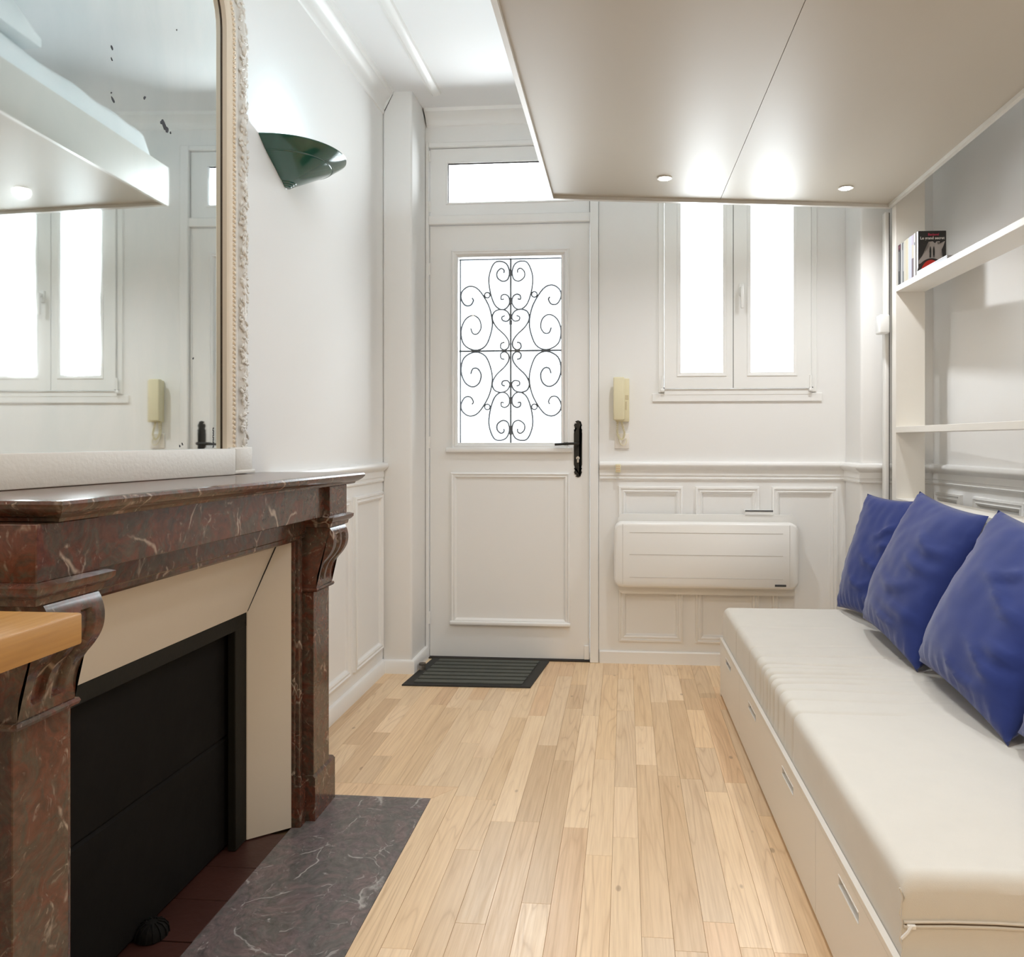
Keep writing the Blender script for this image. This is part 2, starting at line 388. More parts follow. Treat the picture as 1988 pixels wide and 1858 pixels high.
# border boards round the hearth, mitred at the corner
HXR = -0.597
g = 0.0006
plank(0, 0, 0, 0, (1.06, 1.0, 0.93), [(WX, HY1+g), (HXR, HY1+g), (X0-g, BYE-g), (WX, BYE-g)])
plank(0, 0, 0, 0, (1.07, 1.05, 1.0), [(HXR+g, HY0-0.0), (X0-g, HY0-0.07), (X0-g, BYE-2*g), (HXR+g, HY1-g)])
plank(0, 0, 0, 0, (1.0, 1.0, 0.97), [(WX, HY0-0.07), (X0-g, HY0-0.07), (HXR, HY0-g), (WX, HY0-g)])
bm = box(B(), -0.946, HXR, HY0, HY1, -0.012, 0.001, 0.0008, 1)
obj('hearth_slab', bm, M['hearth'], floor, label='grey violet marble hearth slab with white veins', smooth=30)
ty = 1.20
for ln in (0.11, 0.16, 0.13, 0.15, 0.14, 0.17):
    bm = box(B(), -1.10, -0.9475, ty+0.001, ty+ln-0.001, -0.012, rnd.uniform(-0.002, -0.0005), 0.001, 1)
    obj('hearth_tile', bm, M['tile'], floor, smooth=0); ty += ln
# ---- ceiling
bm = box(B(), -1.3, 2.2, RY-0.15, 4.0, CZ, CZ+0.1)
ceiling = obj('ceiling', bm, M['ceil'], kind='structure')
bm = B()
prof = [(0, 0), (0.004, -0.012), (0.012, -0.014), (0.018, -0.024), (0.034, -0.026), (0.046, -0.016), (0.054, -0.014), (0.060, 0)]
prism(bm, [(-0.93+a, CZ+b_*0.6) for a, b_ in prof], 'y', RY+0.05, 3.56)
obj('ceiling_moulding', bm, M['trim'], ceiling)
# ---- left wall
bm = box(B(), WX-0.12, WX, RY-0.12, 4.0, 0, CZ)
wall_left = obj('wall_left', bm, M['wall'], kind='structure')
RAIL = [(0, 0.905), (0.008, 0.908), (0.010, 0.914), (0.006, 0.917), (0.006, 0.926), (0.010, 0.929), (0.008, 0.955), (0.016, 0.962), (0.026, 0.968), (0.031, 0.976), (0.031, 0.984), (0.026, 0.992), (0.012, 0.995), (0, 0.997)]
PANEL = [(0, 0), (0.002, 0.012), (0.010, 0.015), (0.014, 0.010), (0.020, 0.010), (0.024, 0.014), (0.032, 0.010), (0.036, 0.002), (0.040, 0)]
bm = run_mould(B(), [(WX, 2.38), (WX, 3.529)], RAIL, -1)
obj('chair_rail', bm, M['trim'], wall_left)
for y0, y1 in ((2.70, 3.086), (3.135, 3.512)):
    bm = rect_mould(B(), (WX, y0, 0.118), (0, 1, 0), (0, 0, 1), (1, 0, 0), y1-y0, 0.742, PANEL)
    obj('panel_moulding', bm, M['trim'], wall_left)
CORN = [(0, 2.645), (0.006, 2.648), (0.010, 2.660), (0.004, 2.668), (0.010, 2.690), (0.022, 2.712), (0.036, 2.724), (0.040, 2.734), (0.050, 2.738), (0.054, 2.75)]
# ---- back wall with its openings
bm = B()
for a in ((WX-0.12, -1.0, 0, CZ), (-1.0, -0.132, 2.585, CZ), (-0.132, 0.165, 0, CZ), (0.165, 0.915, 0, 1.335), (0.165, 0.915, 2.47, CZ), (0.915, 1.75, 0, CZ)):
    box(bm, a[0], a[1], BY, BY+0.14, a[2], a[3])
wall_back = obj('wall_back', bm, M['wall'], kind='structure', smooth=0)
bm = box(B(), WX, -1.006, 3.53, BY, -0.02, CZ+0.03, 0.012, 3)
trim_5 = obj('trim_5', bm, M['wall'], kind='structure')
bm = box(B(), 1.055, 1.42, 3.53, BY, -0.02, CZ+0.03, 0.012, 3)
trim_6 = obj('trim_6', bm, M['wall'], kind='structure')
bm = run_mould(B(), [(-0.128, BY), (1.054, BY)], RAIL, -1)
obj('trim_7', bm, M['trim'], kind='structure')
bm = run_mould(B(), [(1.055, BY-0.001), (1.055, 3.53), (1.37, 3.53)], RAIL, -1)
obj('chair_rail', bm, M['trim'], trim_6)
for x0, x1 in ((-0.035, 0.280), (0.340, 0.648), (0.708, 1.020)):
    bm = rect_mould(B(), (x0, BY, 0.108), (1, 0, 0), (0, 0, 1), (0, -1, 0), x1-x0, 0.766, PANEL)
    obj('panel_moulding', bm, M['trim'], wall_back)
bm = run_mould(B(), [(-1.0, BY), (1.055, BY)], [(0, 2.68), (0.006, 2.684), (0.008, 2.70), (0.03, 2.725), (0.06, 2.735), (0.066, 2.75)], -1)
trim_1 = obj('trim_1', bm, M['trim'], kind='structure')
bm = run_mould(B(), [(WX, RY+0.02), (WX, 3.529)], CORN, -1)
obj('trim_2', bm, M['trim'], kind='structure')
# ---- right wall
bm = B()
pts = [rw_pt(RY-0.1), (2.2, RY-0.1), (2.2, 4.0), rw_pt(4.0)]
prism(bm, pts, 'z', 0, CZ)
wall_right = obj('wall_right', bm, M['wall'], kind='structure', smooth=0)
bm = run_mould(B(), [(rwx(3.525), 3.525), (rwx(0.5), 0.5)], RAIL, -1)
obj('chair_rail', bm, M['trim'], wall_right)
ud = Vector((rwx(0)-rwx(1), -1, 0)).normalized(); nd = Vector((-0.9945, -0.1044, 0))
for y1, wd in ((3.50, 0.215), (3.20, 0.335), (2.785, 0.335), (2.37, 0.335), (1.955, 0.335)):
    bm = rect_mould(B(), (rwx(y1), y1, 0.108), ud, (0, 0, 1), nd, wd, 0.766, PANEL)
    obj('panel_moulding', bm, M['trim'], wall_right)
# ---- rear wall behind the camera
bm = B()
box(bm, WX, 2.0, RY-0.12, RY, 0, CZ)
obj('wall_front', bm, M['wall'], kind='structure', smooth=0)
# ---- baseboards
BASE = [(0, 0), (0.016, 0), (0.016, 0.052), (0.012, 0.060), (0.004, 0.064), (0, 0.064)]
bm = run_mould(B(), [(WX, 2.38), (WX, 3.53), (-1.006, 3.53), (-1.006, 3.772)], BASE, -1)
obj('baseboard_left', bm, M['trim'], kind='structure')
bm = run_mould(B(), [(-0.128, BY), (1.055, BY), (1.055, 3.53), (1.36, 3.53)], [(0, 0), (0.012, 0), (0.012, 0.056), (0.008, 0.061), (0, 0.062)], -1)
obj('baseboard_back', bm, M['trim'], kind='structure')

# ---- casing round door and transom
bm = B()
box(bm, -0.176, -0.134, 3.766, 3.86, 0, 2.60, 0.003, 1)
box(bm, -1.004, -0.990, 3.768, 3.86, 0, 2.60, 0.002, 1)
box(bm, -0.990, -0.176, 3.772, 3.86, 2.187, 2.232, 0.003, 1)
box(bm, -0.990, -0.176, 3.772, 3.86, 2.576, 2.600, 0.003, 1)
obj('trim_3', bm, M['trim'], kind='structure')
bm = box(B(), -0.990, -0.176, 3.775, 3.86, -0.012, 0.006)
obj('trim_4', bm, plain('dark_threshold', (0.03, 0.02, 0.012), 0.6), kind='structure', smooth=0)

# ================================================================== DOOR
DY = 3.792
door = thing('door_1', (-0.582, DY, 0.0), kind='structure')
gx0, gx1, gz0, gz1 = -0.846, -0.320, 1.088, 2.024
bm = B()
for a in ((-0.987, gx0, 0.010, 2.183), (gx1, -0.179, 0.010, 2.183), (gx0, gx1, 0.010, gz0), (gx0, gx1, gz1, 2.183)):
    box(bm, a[0], a[1], DY, DY+0.042, a[2], a[3])
bmesh.ops.remove_doubles(bm, verts=bm.verts, dist=1e-5)
obj('door_leaf', bm, M['trim'], door)
bm = box(B(), -0.187, -0.179, DY-0.007, DY+0.001, 0.012, 2.15, 0.002, 1)
box(bm, -0.206, -0.180, DY-0.009, DY+0.001, 0.010, 0.08, 0.002, 1)
obj('closing_bead', bm, M['trim'], door)
bm = rect_mould(B(), (-0.876, DY, 1.052), (1, 0, 0), (0, 0, 1), (0, -1, 0), 0.597, 1.006,
                [(0, 0), (0.001, 0.012), (0.008, 0.018), (0.014, 0.014), (0.020, 0.016), (0.026, 0.010), (0.031, 0.002), (0.031, -0.02)])
box(bm, -0.902, -0.262, DY-0.030, DY+0.001, 1.040, 1.064, 0.007, 3)
obj('glazing_moulding', bm, M['trim'], door)
bm = rect_mould(B(), (-0.880, DY, 0.176), (1, 0, 0), (0, 0, 1), (0, -1, 0), 0.602, 0.762,
                [(0, 0), (0.001, 0.010), (0.007, 0.014), (0.014, 0.009), (0.020, 0.011), (0.028, 0.004), (0.032, -0.004)], True)
box(bm, -0.884, -0.274, DY-0.022, DY+0.001, 0.172, 0.192, 0.006, 3)
obj('door_panel', bm, M['trim'], door)
bm = box(B(), gx0, gx1, DY+0.016, DY+0.020, gz0, gz1)
obj('glass_pane', bm, M['glass'], door, smooth=0)
# wrought-iron grille outside the glass: one quarter drawn, mirrored four times
grille_y = DY+0.055
gcx, gcz = (gx0+gx1)/2-0.0, 1.556
sx = (gx1-gx0)/2/330.0; sz = 0.468/602.0
bm = B()
box(bm, gcx-0.004, gcx+0.004, grille_y-0.004, grille_y+0.004, gz0-0.02, gz1+0.02)
box(bm, gx0-0.02, gx1+0.02, grille_y-0.004, grille_y+0.004, gcz-0.004, gcz+0.004)
box(bm, gx0+0.000, gx0+0.006, grille_y-0.004, grille_y+0.004, gz0-0.02, gz1+0.02)
box(bm, gx1-0.006, gx1, grille_y-0.004, grille_y+0.004, gz0-0.02, gz1+0.02)
box(bm, gx0-0.02, gx1+0.02, grille_y-0.004, grille_y+0.004, gz1-0.004, gz1+0.004)
for zc in (1.14, 1.30, 1.70, 1.81, 1.95): box(bm, gcx-0.007, gcx+0.007, grille_y-0.006, grille_y+0.006, zc-0.012, zc+0.012, 0.002, 1)
grille = obj('window_grille', bm, M['grille'], door, label='dark wrought-iron grille behind the door glass')
BIG = [(890, 1080), (876, 1046), (845, 1045), (822, 1085), (835, 1140), (878, 1165), (928, 1135), (954, 1060), (935, 975), (862, 936), (792, 965), (754, 1060), (750, 1140), (775, 1235), (838, 1333), (895, 1357), (942, 1330), (955, 1284), (930, 1235), (892, 1232), (873, 1262), (882, 1280)]
HEART = [(668, 986), (690, 978), (693, 950), (668, 936), (642, 955), (641, 993), (668, 1035), (722, 1088), (748, 1142), (734, 1187), (690, 1202), (650, 1187), (633, 1150), (650, 1125), (680, 1130), (684, 1152), (665, 1160)]
LYRE = [(672, 1270), (690, 1268), (688, 1292), (664, 1300), (640, 1282), (636, 1240), (660, 1207), (696, 1203), (736, 1240), (764, 1330), (769, 1420), (740, 1500), (700, 1517), (656, 1500), (636, 1450), (646, 1400), (680, 1386), (714, 1410), (716, 1446), (692, 1470), (672, 1460), (672, 1440)]
for mx in (-1, 1):
    for mz in (-1, 1):
        def gp(p): return (gcx+mx*(p[0]-627)*sx*0.985, grille_y, gcz+mz*(p[1]-930)*sz)
        for cv in (BIG, HEART, LYRE):
            bm = tube(B(), smooth_path([gp(p) for p in cv], 4), 0.0042, 5)
            obj('scroll', bm, M['grille'], grille)
        bm = tube(B(), [gp((781+18*math.cos(t), 1297+18*math.sin(t))) for t in [2*PI*i/14 for i in range(14)]], 0.0038, 5, True)
        obj('ring', bm, M['grille'], grille)
# handle plate, lever, cylinder
hx, hz0, hz1 = -0.2365, 0.916, 1.200
half = [(0.0, 0), (0.0135, 0.0055), (0.0055, 0.011), (0.006, 0.015), (0.017, 0.0158), (0.0175, 0.021), (0.0205, 0.0254), (0.0175, 0.030), (0.016, 0.036), (0.0065, 0.038), (0.0065, 0.043), (0.0205, 0.0454), (0.0140, 0.050), (0.0135, 0.055), (0.018, 0.0588), (0.0205, 0.063), (0.0205, 0.142)]
pl = [(hx+a, hz0+b_) for a, b_ in half]+[(hx+a, hz1-b_) for a, b_ in half[::-1]]
pl += [(2*hx-a, z) for a, z in pl[::-1][1:-1]]
bm = B()
cpts = pl; A = [bm.verts.new((p[0], DY-0.004, p[1])) for p in cpts]; C_ = [bm.verts.new((p[0], DY-0.0005, p[1])) for p in cpts]
for i in range(len(cpts)): bm.faces.new((A[i], A[(i+1) % len(cpts)], C_[(i+1) % len(cpts)], C_[i]))
fr = bm.faces.new(A); bk = bm.faces.new(C_[::-1]); bmesh.ops.triangulate(bm, faces=[fr, bk])
plate = obj('handle_plate', bm, M['iron'], door, label='black iron lock plate with cross-shaped ends', smooth=0)
bm = cyl(B(), (hx, DY-0.003, 1.084), (hx, DY-0.050, 1.084), 0.008, seg=14)
tube(bm, smooth_path([(hx, DY-0.046, 1.084), (hx-0.03, DY-0.048, 1.084), (hx-0.07, DY-0.046, 1.082), (hx-0.112, DY-0.040, 1.080)], 5), 0.0062, 8)
for i in range(3): cyl(bm, (hx-0.046-0.008*i, DY-0.047, 1.083), (hx-0.050-0.008*i, DY-0.047, 1.083), 0.0085, seg=12)
obj('lever', bm, M['iron'], plate)
bm = cyl(B(), (hx, DY-0.012, 1.012), (hx, DY-0.003, 1.012), 0.0085, seg=18)
box(bm, hx-0.0052, hx+0.0052, DY-0.012, DY-0.003, 0.990, 1.010, 0.002, 2)
obj('lock_cylinder', bm, M['brass'], plate)
bm = box(B(), hx-0.003, hx+0.003, DY-0.0125, DY-0.0115, 1.0105, 1.0135)
obj('keyhole', bm, M['dark'], plate, smooth=0)
for z in (1.965, 1.09, 0.205):
    bm = cyl(B(), (-0.9885, DY-0.010, z-0.030), (-0.9885, DY-0.010, z+0.030), 0.0055, seg=12)
    cyl(bm, (-0.9885, DY-0.010, z-0.0045), (-0.9885, DY-0.010, z+0.0005), 0.0062, seg=12)
    obj('hinge', bm, M['trim'], door)
# ---- transom window
tr = thing('window_2', (-0.582, 3.79, 2.24), kind='structure')
bm = B()
tx0, tx1, tz0, tz1 = -0.986, -0.179, 2.236, 2.573; ax0, ax1, az0, az1 = -0.894, -0.270, 2.302, 2.498
for a in ((tx0, ax0, tz0, tz1), (ax1, tx1, tz0, tz1), (ax0, ax1, tz0, az0), (ax0, ax1, az1, tz1)):
    box(bm, a[0], a[1], DY, DY+0.042, a[2], a[3])
bmesh.ops.remove_doubles(bm, verts=bm.verts, dist=1e-5)
rect_mould(bm, (ax0-0.012, DY, az0-0.012), (1, 0, 0), (0, 0, 1), (0, -1, 0), ax1-ax0+0.024, az1-az0+0.024, [(0, 0), (0.002, 0.006), (0.008, 0.006), (0.012, 0.0), (0.012, -0.02)])
obj('window_frame', bm, M['trim'], tr)
bm = box(B(), ax0, ax1, DY+0.016, DY+0.020, az0, az1); obj('glass_pane', bm, M['glass'], tr, smooth=0)
bm = box(B(), -0.985, -0.180, DY-0.001, DY+0.02, 2.2325, 2.2355); box(bm, -0.1795, -0.1765, DY-0.001, DY+0.02, 2.236, 2.57)
obj('shadow_gap', bm, M['dark'], tr, smooth=0)
for z in (2.535, 2.28):
    bm = cyl(B(), (-0.988, DY-0.006, z-0.028), (-0.988, DY-0.006, z+0.028), 0.005, seg=10); obj('hinge', bm, M['trim'], tr)
# ---- casement window
win = thing('window_1', (0.54, BY, 1.29), kind='structure')
bm = B()
for a in ((0.160, 0.188, 1.335, 2.475), (0.893, 0.920, 1.335, 2.475), (0.188, 0.893, 2.44, 2.475), (0.188, 0.893, 1.322, 1.352)):
    box(bm, a[0], a[1], BY-0.012, BY+0.07, a[2], a[3], 0.002, 1)
wf = obj('window_frame', bm, M['pvc'], win)
bm = box(B(), 0.130, 0.946, BY-0.010, BY+0.02, 1.290, 1.330, 0.002, 1)
obj('window_sill', bm, M['trim'], win)
for (l0, l1, g0, g1) in ((0.190, 0.5195, 0.268, 0.471), (0.5225, 0.890, 0.604, 0.807)):
    bm = B()
    z0, z1, q0, q1 = 1.354, 2.438, 1.430, 2.362
    for a in ((l0, g0, z0, z1), (g1, l1, z0, z1), (g0, g1, z0, q0), (g0, g1, q1, z1)):
        box(bm, a[0], a[1], BY-0.022, BY+0.03, a[2], a[3])
    bmesh.ops.remove_doubles(bm, verts=bm.verts, dist=1e-5)
    rect_mould(bm, (g0-0.018, BY-0.022, q0-0.018), (1, 0, 0), (0, 0, 1), (0, -1, 0), g1-g0+0.036, q1-q0+0.036, [(0, 0), (0.001, 0.004), (0.006, 0.004), (0.018, -0.004), (0.018, -0.03)])
    sash = obj('sash', bm, M['pvc'], win)
    bm = box(B(), g0, g1, BY+0.002, BY+0.006, q0, q1); obj('glass_pane', bm, M['glass'], sash, smooth=0)
bm = box(B(), 0.5195, 0.5225, BY-0.016, BY-0.0, 1.356, 2.436); obj('meeting_gap', bm, M['dark'], win, smooth=0)
bm = box(B(), 0.548, 0.572, BY-0.034, BY-0.021, 1.80, 1.86, 0.004, 2); box(bm, 0.552, 0.568, BY-0.058, BY-0.034, 1.825, 1.845, 0.004, 2); box(bm, 0.551, 0.568, BY-0.064, BY-0.050, 1.735, 1.845, 0.005, 2)
obj('window_handle', bm, M['pvc'], win)
for xa in (0.178, 0.887):
    bm = box(B(), xa-0.008, xa+0.010, BY-0.034, BY-0.010, 1.338, 1.354, 0.004, 2); cyl(bm, (xa+0.001, BY-0.026, 1.352), (xa+0.001, BY-0.026, 1.415), 0.006, seg=10)
    h_ = obj('hinge', bm, M['pvc'], win)
    bm = box(B(), xa-0.004, xa+0.011, BY-0.030, BY-0.018, 1.3535, 1.3575); obj('hinge_pin', bm, M['dark'], h_, smooth=0)

# ================================================================== FIREPLACE
def tl(x, y, z): return (x, y, z+max(0, min(1, z/0.3))*(2.28-y)*0.0095)   # the old mantel has sunk a little at its far end
fp = thing('fireplace', (-1.0, 1.66, 0.0), 'brown-red veined marble fireplace with blackened plate, against the left wall', 'fireplace')
MB_ = M['marble']; XW = WX+0.002
def my(y): return 3.31-y
def span(s, a, b_): return (a, b_) if s else (my(b_), my(a))
# shelf: moulded nose on three sides
bm = B()
nose = [(0.0, 0.966), (0.004, 0.967), (0.006, 0.972), (0.014, 0.976), (0.022, 0.982), (0.028, 0.989), (0.029, 0.994), (0.026, 0.999), (0.020, 1.0005)]
path = [(XW, 1.078), (-0.848, 1.078), (-0.848, 2.318), (XW, 2.318)]
run_mould(bm, path, nose, -1)
tz = [(XW, 1.058), (-0.828, 1.058), (-0.828, 2.338), (XW, 2.338)]
prism(bm, [(XW, 1.078), (-0.848, 1.078), (-0.848, 2.318), (XW, 2.318)], 'z', 0.966, 1.0003)
t_ = [bm.verts.new((*p, 1.0005)) for p in tz]; bm.faces.new(t_)
for v in bm.verts: v.co = Vector(tl(*v.co))
obj('mantel_shelf', bm, MB_, fp)
bm = box(B(), XW, -0.868, 1.18, 2.15, 0.878, 0.966, 0.0015, 1, tl); obj('frieze', bm, MB_, fp)
bm = B(); prism(bm, [(-0.978, 0.818), (-0.932, 0.812), (-0.926, 0.818), (-0.926, 0.826), (-0.922, 0.830), (-0.922, 0.879), (XW, 0.879), (XW, 0.818)], 'y', 1.175, 2.145, tl); obj('architrave', bm, MB_, fp)
CON = [(-0.852, 0.846), (-0.846, 0.835), (-0.841, 0.815), (-0.842, 0.795), (-0.848, 0.778), (-0.860, 0.760), (-0.873, 0.745), (-0.882, 0.730), (-0.888, 0.712), (-0.891, 0.695), (-0.892, 0.672)]
for s in (0, 1):
    y0, y1 = span(s, 2.138, 2.272)
    bm = box(B(), XW, -0.851, y0, y1, 0.880, 0.966, 0.0015, 1, tl); obj('pilaster_block', bm, MB_, fp)
    bm = B()
    led = [(0, 0.846), (0.004, 0.848), (0.006, 0.858), (0.012, 0.862), (0.017, 0.868), (0.018, 0.876), (0.008, 0.880), (0, 0.881)]
    run_mould(bm, [(XW, y0), (-0.853, y0), (-0.853, y1), (XW, y1)], led, -1); box(bm, XW, -0.853, y0, y1, 0.846, 0.881)
    for v in bm.verts: v.co = Vector(tl(*v.co))
    obj('ledge', bm, MB_, fp)
    # scroll console with two sunk flutes
    a, b_ = span(s, 2.140, 2.258); wd = b_-a; bm = B()
    cz_ = smooth_path([(x, 0, z) for x, z in CON], 4); ny = 36; rows = []
    def flute(t):
        for c0 in (0.33, 0.67):
            q = abs(t-c0)/0.115
            if q < 1: return min(1.0, (1-q)*4.0)
        return 0.0
    for i in range(ny+1):
        t = i/ny; row = []
        for p in cz_:
            e_ = max(0, min(1, (p.z-0.690)/0.006, (0.826-p.z)/0.006))
            row.append(bm.verts.new(tl(p.x-0.009*flute(t)*e_, a+wd*t, p.z)))
        row += [bm.verts.new(tl(XW, a+wd*t, 0.672)), bm.verts.new(tl(XW, a+wd*t, 0.846))]
        rows.append(row)
    for r0, r1 in zip(rows, rows[1:]):
        k = len(r0)
        for q in range(k): bm.faces.new((r0[q], r0[(q+1) % k], r1[(q+1) % k], r1[q]))
    fs = [bm.faces.new(rows[0]), bm.faces.new(rows[-1])]; bmesh.ops.triangulate(bm, faces=fs)
    obj('console', bm, MB_, fp)
    a2, b2 = a-0.0, b_-0.004
    bm = B(); run_mould(bm, [(XW, a), (-0.894, a), (-0.894, b_), (XW, b_)], [(0, 0.660), (0.005, 0.661), (0.007, 0.666), (0.005, 0.671), (0, 0.672)], -1); box(bm, XW, -0.894, a, b_, 0.660, 0.672)
    for v in bm.verts: v.co = Vector(tl(*v.co))
    obj('collar', bm, MB_, fp)
    bm = box(B(), XW, -0.900, a, b_-0.004, 0.125, 0.661, 0.0015, 1, tl); obj('leg', bm, MB_, fp)
    c0, c1 = span(s, 2.133, 2.284); bm = B()
    prism(bm, [(XW, 0.0), (-0.893, 0.0), (-0.893, 0.124), (-0.900, 0.131), (XW, 0.131)], 'y', c0, c1, tl); obj('plinth', bm, MB_, fp)
    j0, j1 = span(s, 2.092, 2.141); m0, m1 = span(s, 2.104, 2.126)
    bm = box(B(), XW, -0.936, j0, j1, 0.0, 0.818, 0.001, 1, tl); box(bm, -0.94, -0.927, m0, m1, 0.115, 0.8178, 0.003, 2, tl)
    p0, p1 = span(s, 2.0925, 2.1325); box(bm, -0.94, -0.919, p0, p1, 0.0, 0.118, 0.002, 1, tl)
    obj('inner_jamb', bm, MB_, fp)
    # splayed cream side panel
    yo, yi = (2.091, 2.018) if s else (my(2.091), my(2.018))
    bm = B(); q = [(-0.945, yo), (-1.037, yi), (-1.055, yi), (-1.055, yo)]
    prism(bm, q, 'z', 0.002, 0.816, tl); obj('side_slip', bm, M['plaster'], fp, label='cream splayed side panel', smooth=25)
bm = B(); prism(bm, [(-0.974, 0.8175), (-1.037, 0.626), (-1.06, 0.626), (-1.06, 0.8175)], 'y', my(2.088), 2.088, tl)
obj('top_slip', bm, M['plaster'], fp, label='cream sloping hood panel', smooth=25)
# thin dark seam between hood and side slip
bm = tube(B(), [Vector(tl(-0.972, 2.0685, 0.816)), Vector(tl(-1.0365, 2.0180, 0.628))], 0.0016, 5); obj('seam', bm, M['dark'], fp)
# iron frame and curtain plate
bm = B(); ya, yb = my(2.020), 2.020
box(bm, -1.062, -1.040, yb-0.060, yb, 0.0, 0.624, 0.002, 1, tl); box(bm, -1.062, -1.040, ya, ya+0.060, 0.0, 0.624, 0.002, 1, tl)
box(bm, -1.062, -1.0395, ya, yb, 0.586, 0.625, 0.002, 1, tl)
obj('fire_frame', bm, M['firebox'], fp)
bm = B(); n_ = 12
for i in range(2):
    z0, z1 = 0.004+i*0.294, 0.004+(i+1)*0.294-0.002
    prism(bm, [(-1.090, z0), (-1.078, z0), (-1.074, z0+0.006), (-1.074, z1-0.006), (-1.080, z1), (-1.090, z1)], 'y', ya+0.03, yb-0.03, tl)
obj('fire_plate', bm, M['soot'], fp, label='sooty black iron curtain plate', smooth=25)
bm = B(); revolve(bm, [(0.0, 0.032), (0.012, 0.031), (0.024, 0.026), (0.031, 0.018), (0.033, 0.008), (0.033, 0.0), (0.0, 0.0)], -1.048, 1.612, seg=20)
for i in range(14):
    t = PI*2*i/14; tube(bm, [(-1.048+math.cos(t)*r_, 1.612+math.sin(t)*r_, z) for r_, z in ((0.012, 0.032), (0.025, 0.027), (0.033, 0.016), (0.0345, 0.003))], 0.0022, 4)
obj('damper_knob', bm, M['soot'], fp, label='small ribbed black iron knob at the foot of the plate')

# ================================================================== MIRROR
mr = thing('mirror', (WX, 1.655, 1.012), 'tall old mirror in carved ivory frame above the marble mantel', 'mirror')
# glass, turned slightly so that its near side stands off the wall
def gx(y): return WX+0.006+0.032*(2.04-y)
def arch(yc, half_, z0, zc, rad, n=10):
    p = [(yc-half_, z0)]
    for i in range(n+1):
        t = PI-PI/2*i/n; p.append((yc-half_+rad+rad*math.cos(t), zc+rad*math.sin(t)))
    for i in range(n+1):
        t = PI/2-PI/2*i/n; p.append((yc+half_-rad+rad*math.cos(t), zc+rad*math.sin(t)))
    p.append((yc+half_, z0)); return p
YC = 1.660; HO = 0.420; ZB = 1.076
def arch_at(o): return arch(YC, HO+o, ZB, 2.268, 0.170+o)
bm = B(); ins = arch_at(0.004)
vs = [bm.verts.new((gx(p[0]), p[0], p[1])) for p in ins]; bm.faces.new(vs)
vb = [bm.verts.new((gx(p[0])-0.003, p[0], p[1])) for p in ins]; bm.faces.new(vb[::-1])
for i in range(len(ins)): bm.faces.new((vs[i], vs[(i+1) % len(ins)], vb[(i+1) % len(ins)], vb[i]))
glass = obj('mirror_glass', bm, M['mirror'], mr, label='old silvered glass with dark specks', smooth=0)
def frame_sweep(bm, prof, mi=None):
    rows = []
    for o, x in prof: rows.append([bm.verts.new((gx(p[0])+x if x is not None else WX+0.001, p[0], p[1])) for p in arch_at(o)])
    for a, b2 in zip(rows, rows[1:]):
        for k in range(len(a)-1): bm.faces.new((a[k], a[k+1], b2[k+1], b2[k]))
    for e in (0, -1): 
        col = [r_[e] for r_ in rows]
        if len(col) > 2: bm.faces.new(col)
    return bm
bm = frame_sweep(B(), [(-0.004, 0.0003), (-0.004, 0.003), (0.002, 0.003)]); obj('rebate', bm, M['rebate'], mr)  # thin dark strip painted in for the shade beside the glass
bm = frame_sweep(B(), [(-0.0035, 0.0031), (-0.002, 0.015), (0.004, 0.019), (0.022, 0.020), (0.024, 0.018), (0.040, 0.018), (0.040, None)]); obj('inner_moulding', bm, M['giltwarm'], mr)
bm = frame_sweep(B(), [(0.040, None), (0.040, 0.020), (0.046, 0.022), (0.052, 0.020), (0.062, 0.013), (0.074, 0.012), (0.088, 0.019), (0.100, 0.022), (0.112, 0.018), (0.122, 0.008), (0.124, None)]); obj('frame_body', bm, M['gilt'], mr)
bm = B()
def walk(o, step):
    P = [Vector((0, p[0], p[1])) for p in arch_at(o)]; acc = 0; out = []
    for a, b2 in zip(P, P[1:]):
        ln = (b2-a).length; t = acc
        while t < ln: out.append((a.lerp(b2, t/ln), (b2-a).normalized())); t += step
        acc = t-ln
    return out
for p, d in walk(0.032, 0.0135):
    bmesh.ops.create_icosphere(bm, subdivisions=1, radius=0.0058, matrix=Matrix.Translation((gx(p.y)+0.020, p.y, p.z)))
obj('bead_row', bm, M['giltwarm'], mr, kind='stuff')
bm = B(); rr = random.Random(5)
for p, d in walk(0.100, 0.0075):
    for q in range(3):
        o = rr.uniform(-0.022, 0.026); nrm = Vector((0, d.z, -d.y))*(-1)
        c = p+nrm*o
        mt = Matrix.Translation((gx(p.y)+0.018-max(0, o)*0.35+rr.uniform(-0.002, 0.006), c.y, c.z)) @ Matrix.Rotation(rr.uniform(0, PI), 4, 'X') @ Matrix.Diagonal((rr.uniform(.4, .8), rr.uniform(0.5, 1.0), rr.uniform(1.0, 2.1), 1))
        bmesh.ops.create_icosphere(bm, subdivisions=1, radius=0.0068, matrix=mt)
obj('carved_ornament', bm, M['gilt'], mr, kind='stuff', label='crumbling carved leaf ornament', smooth=60)
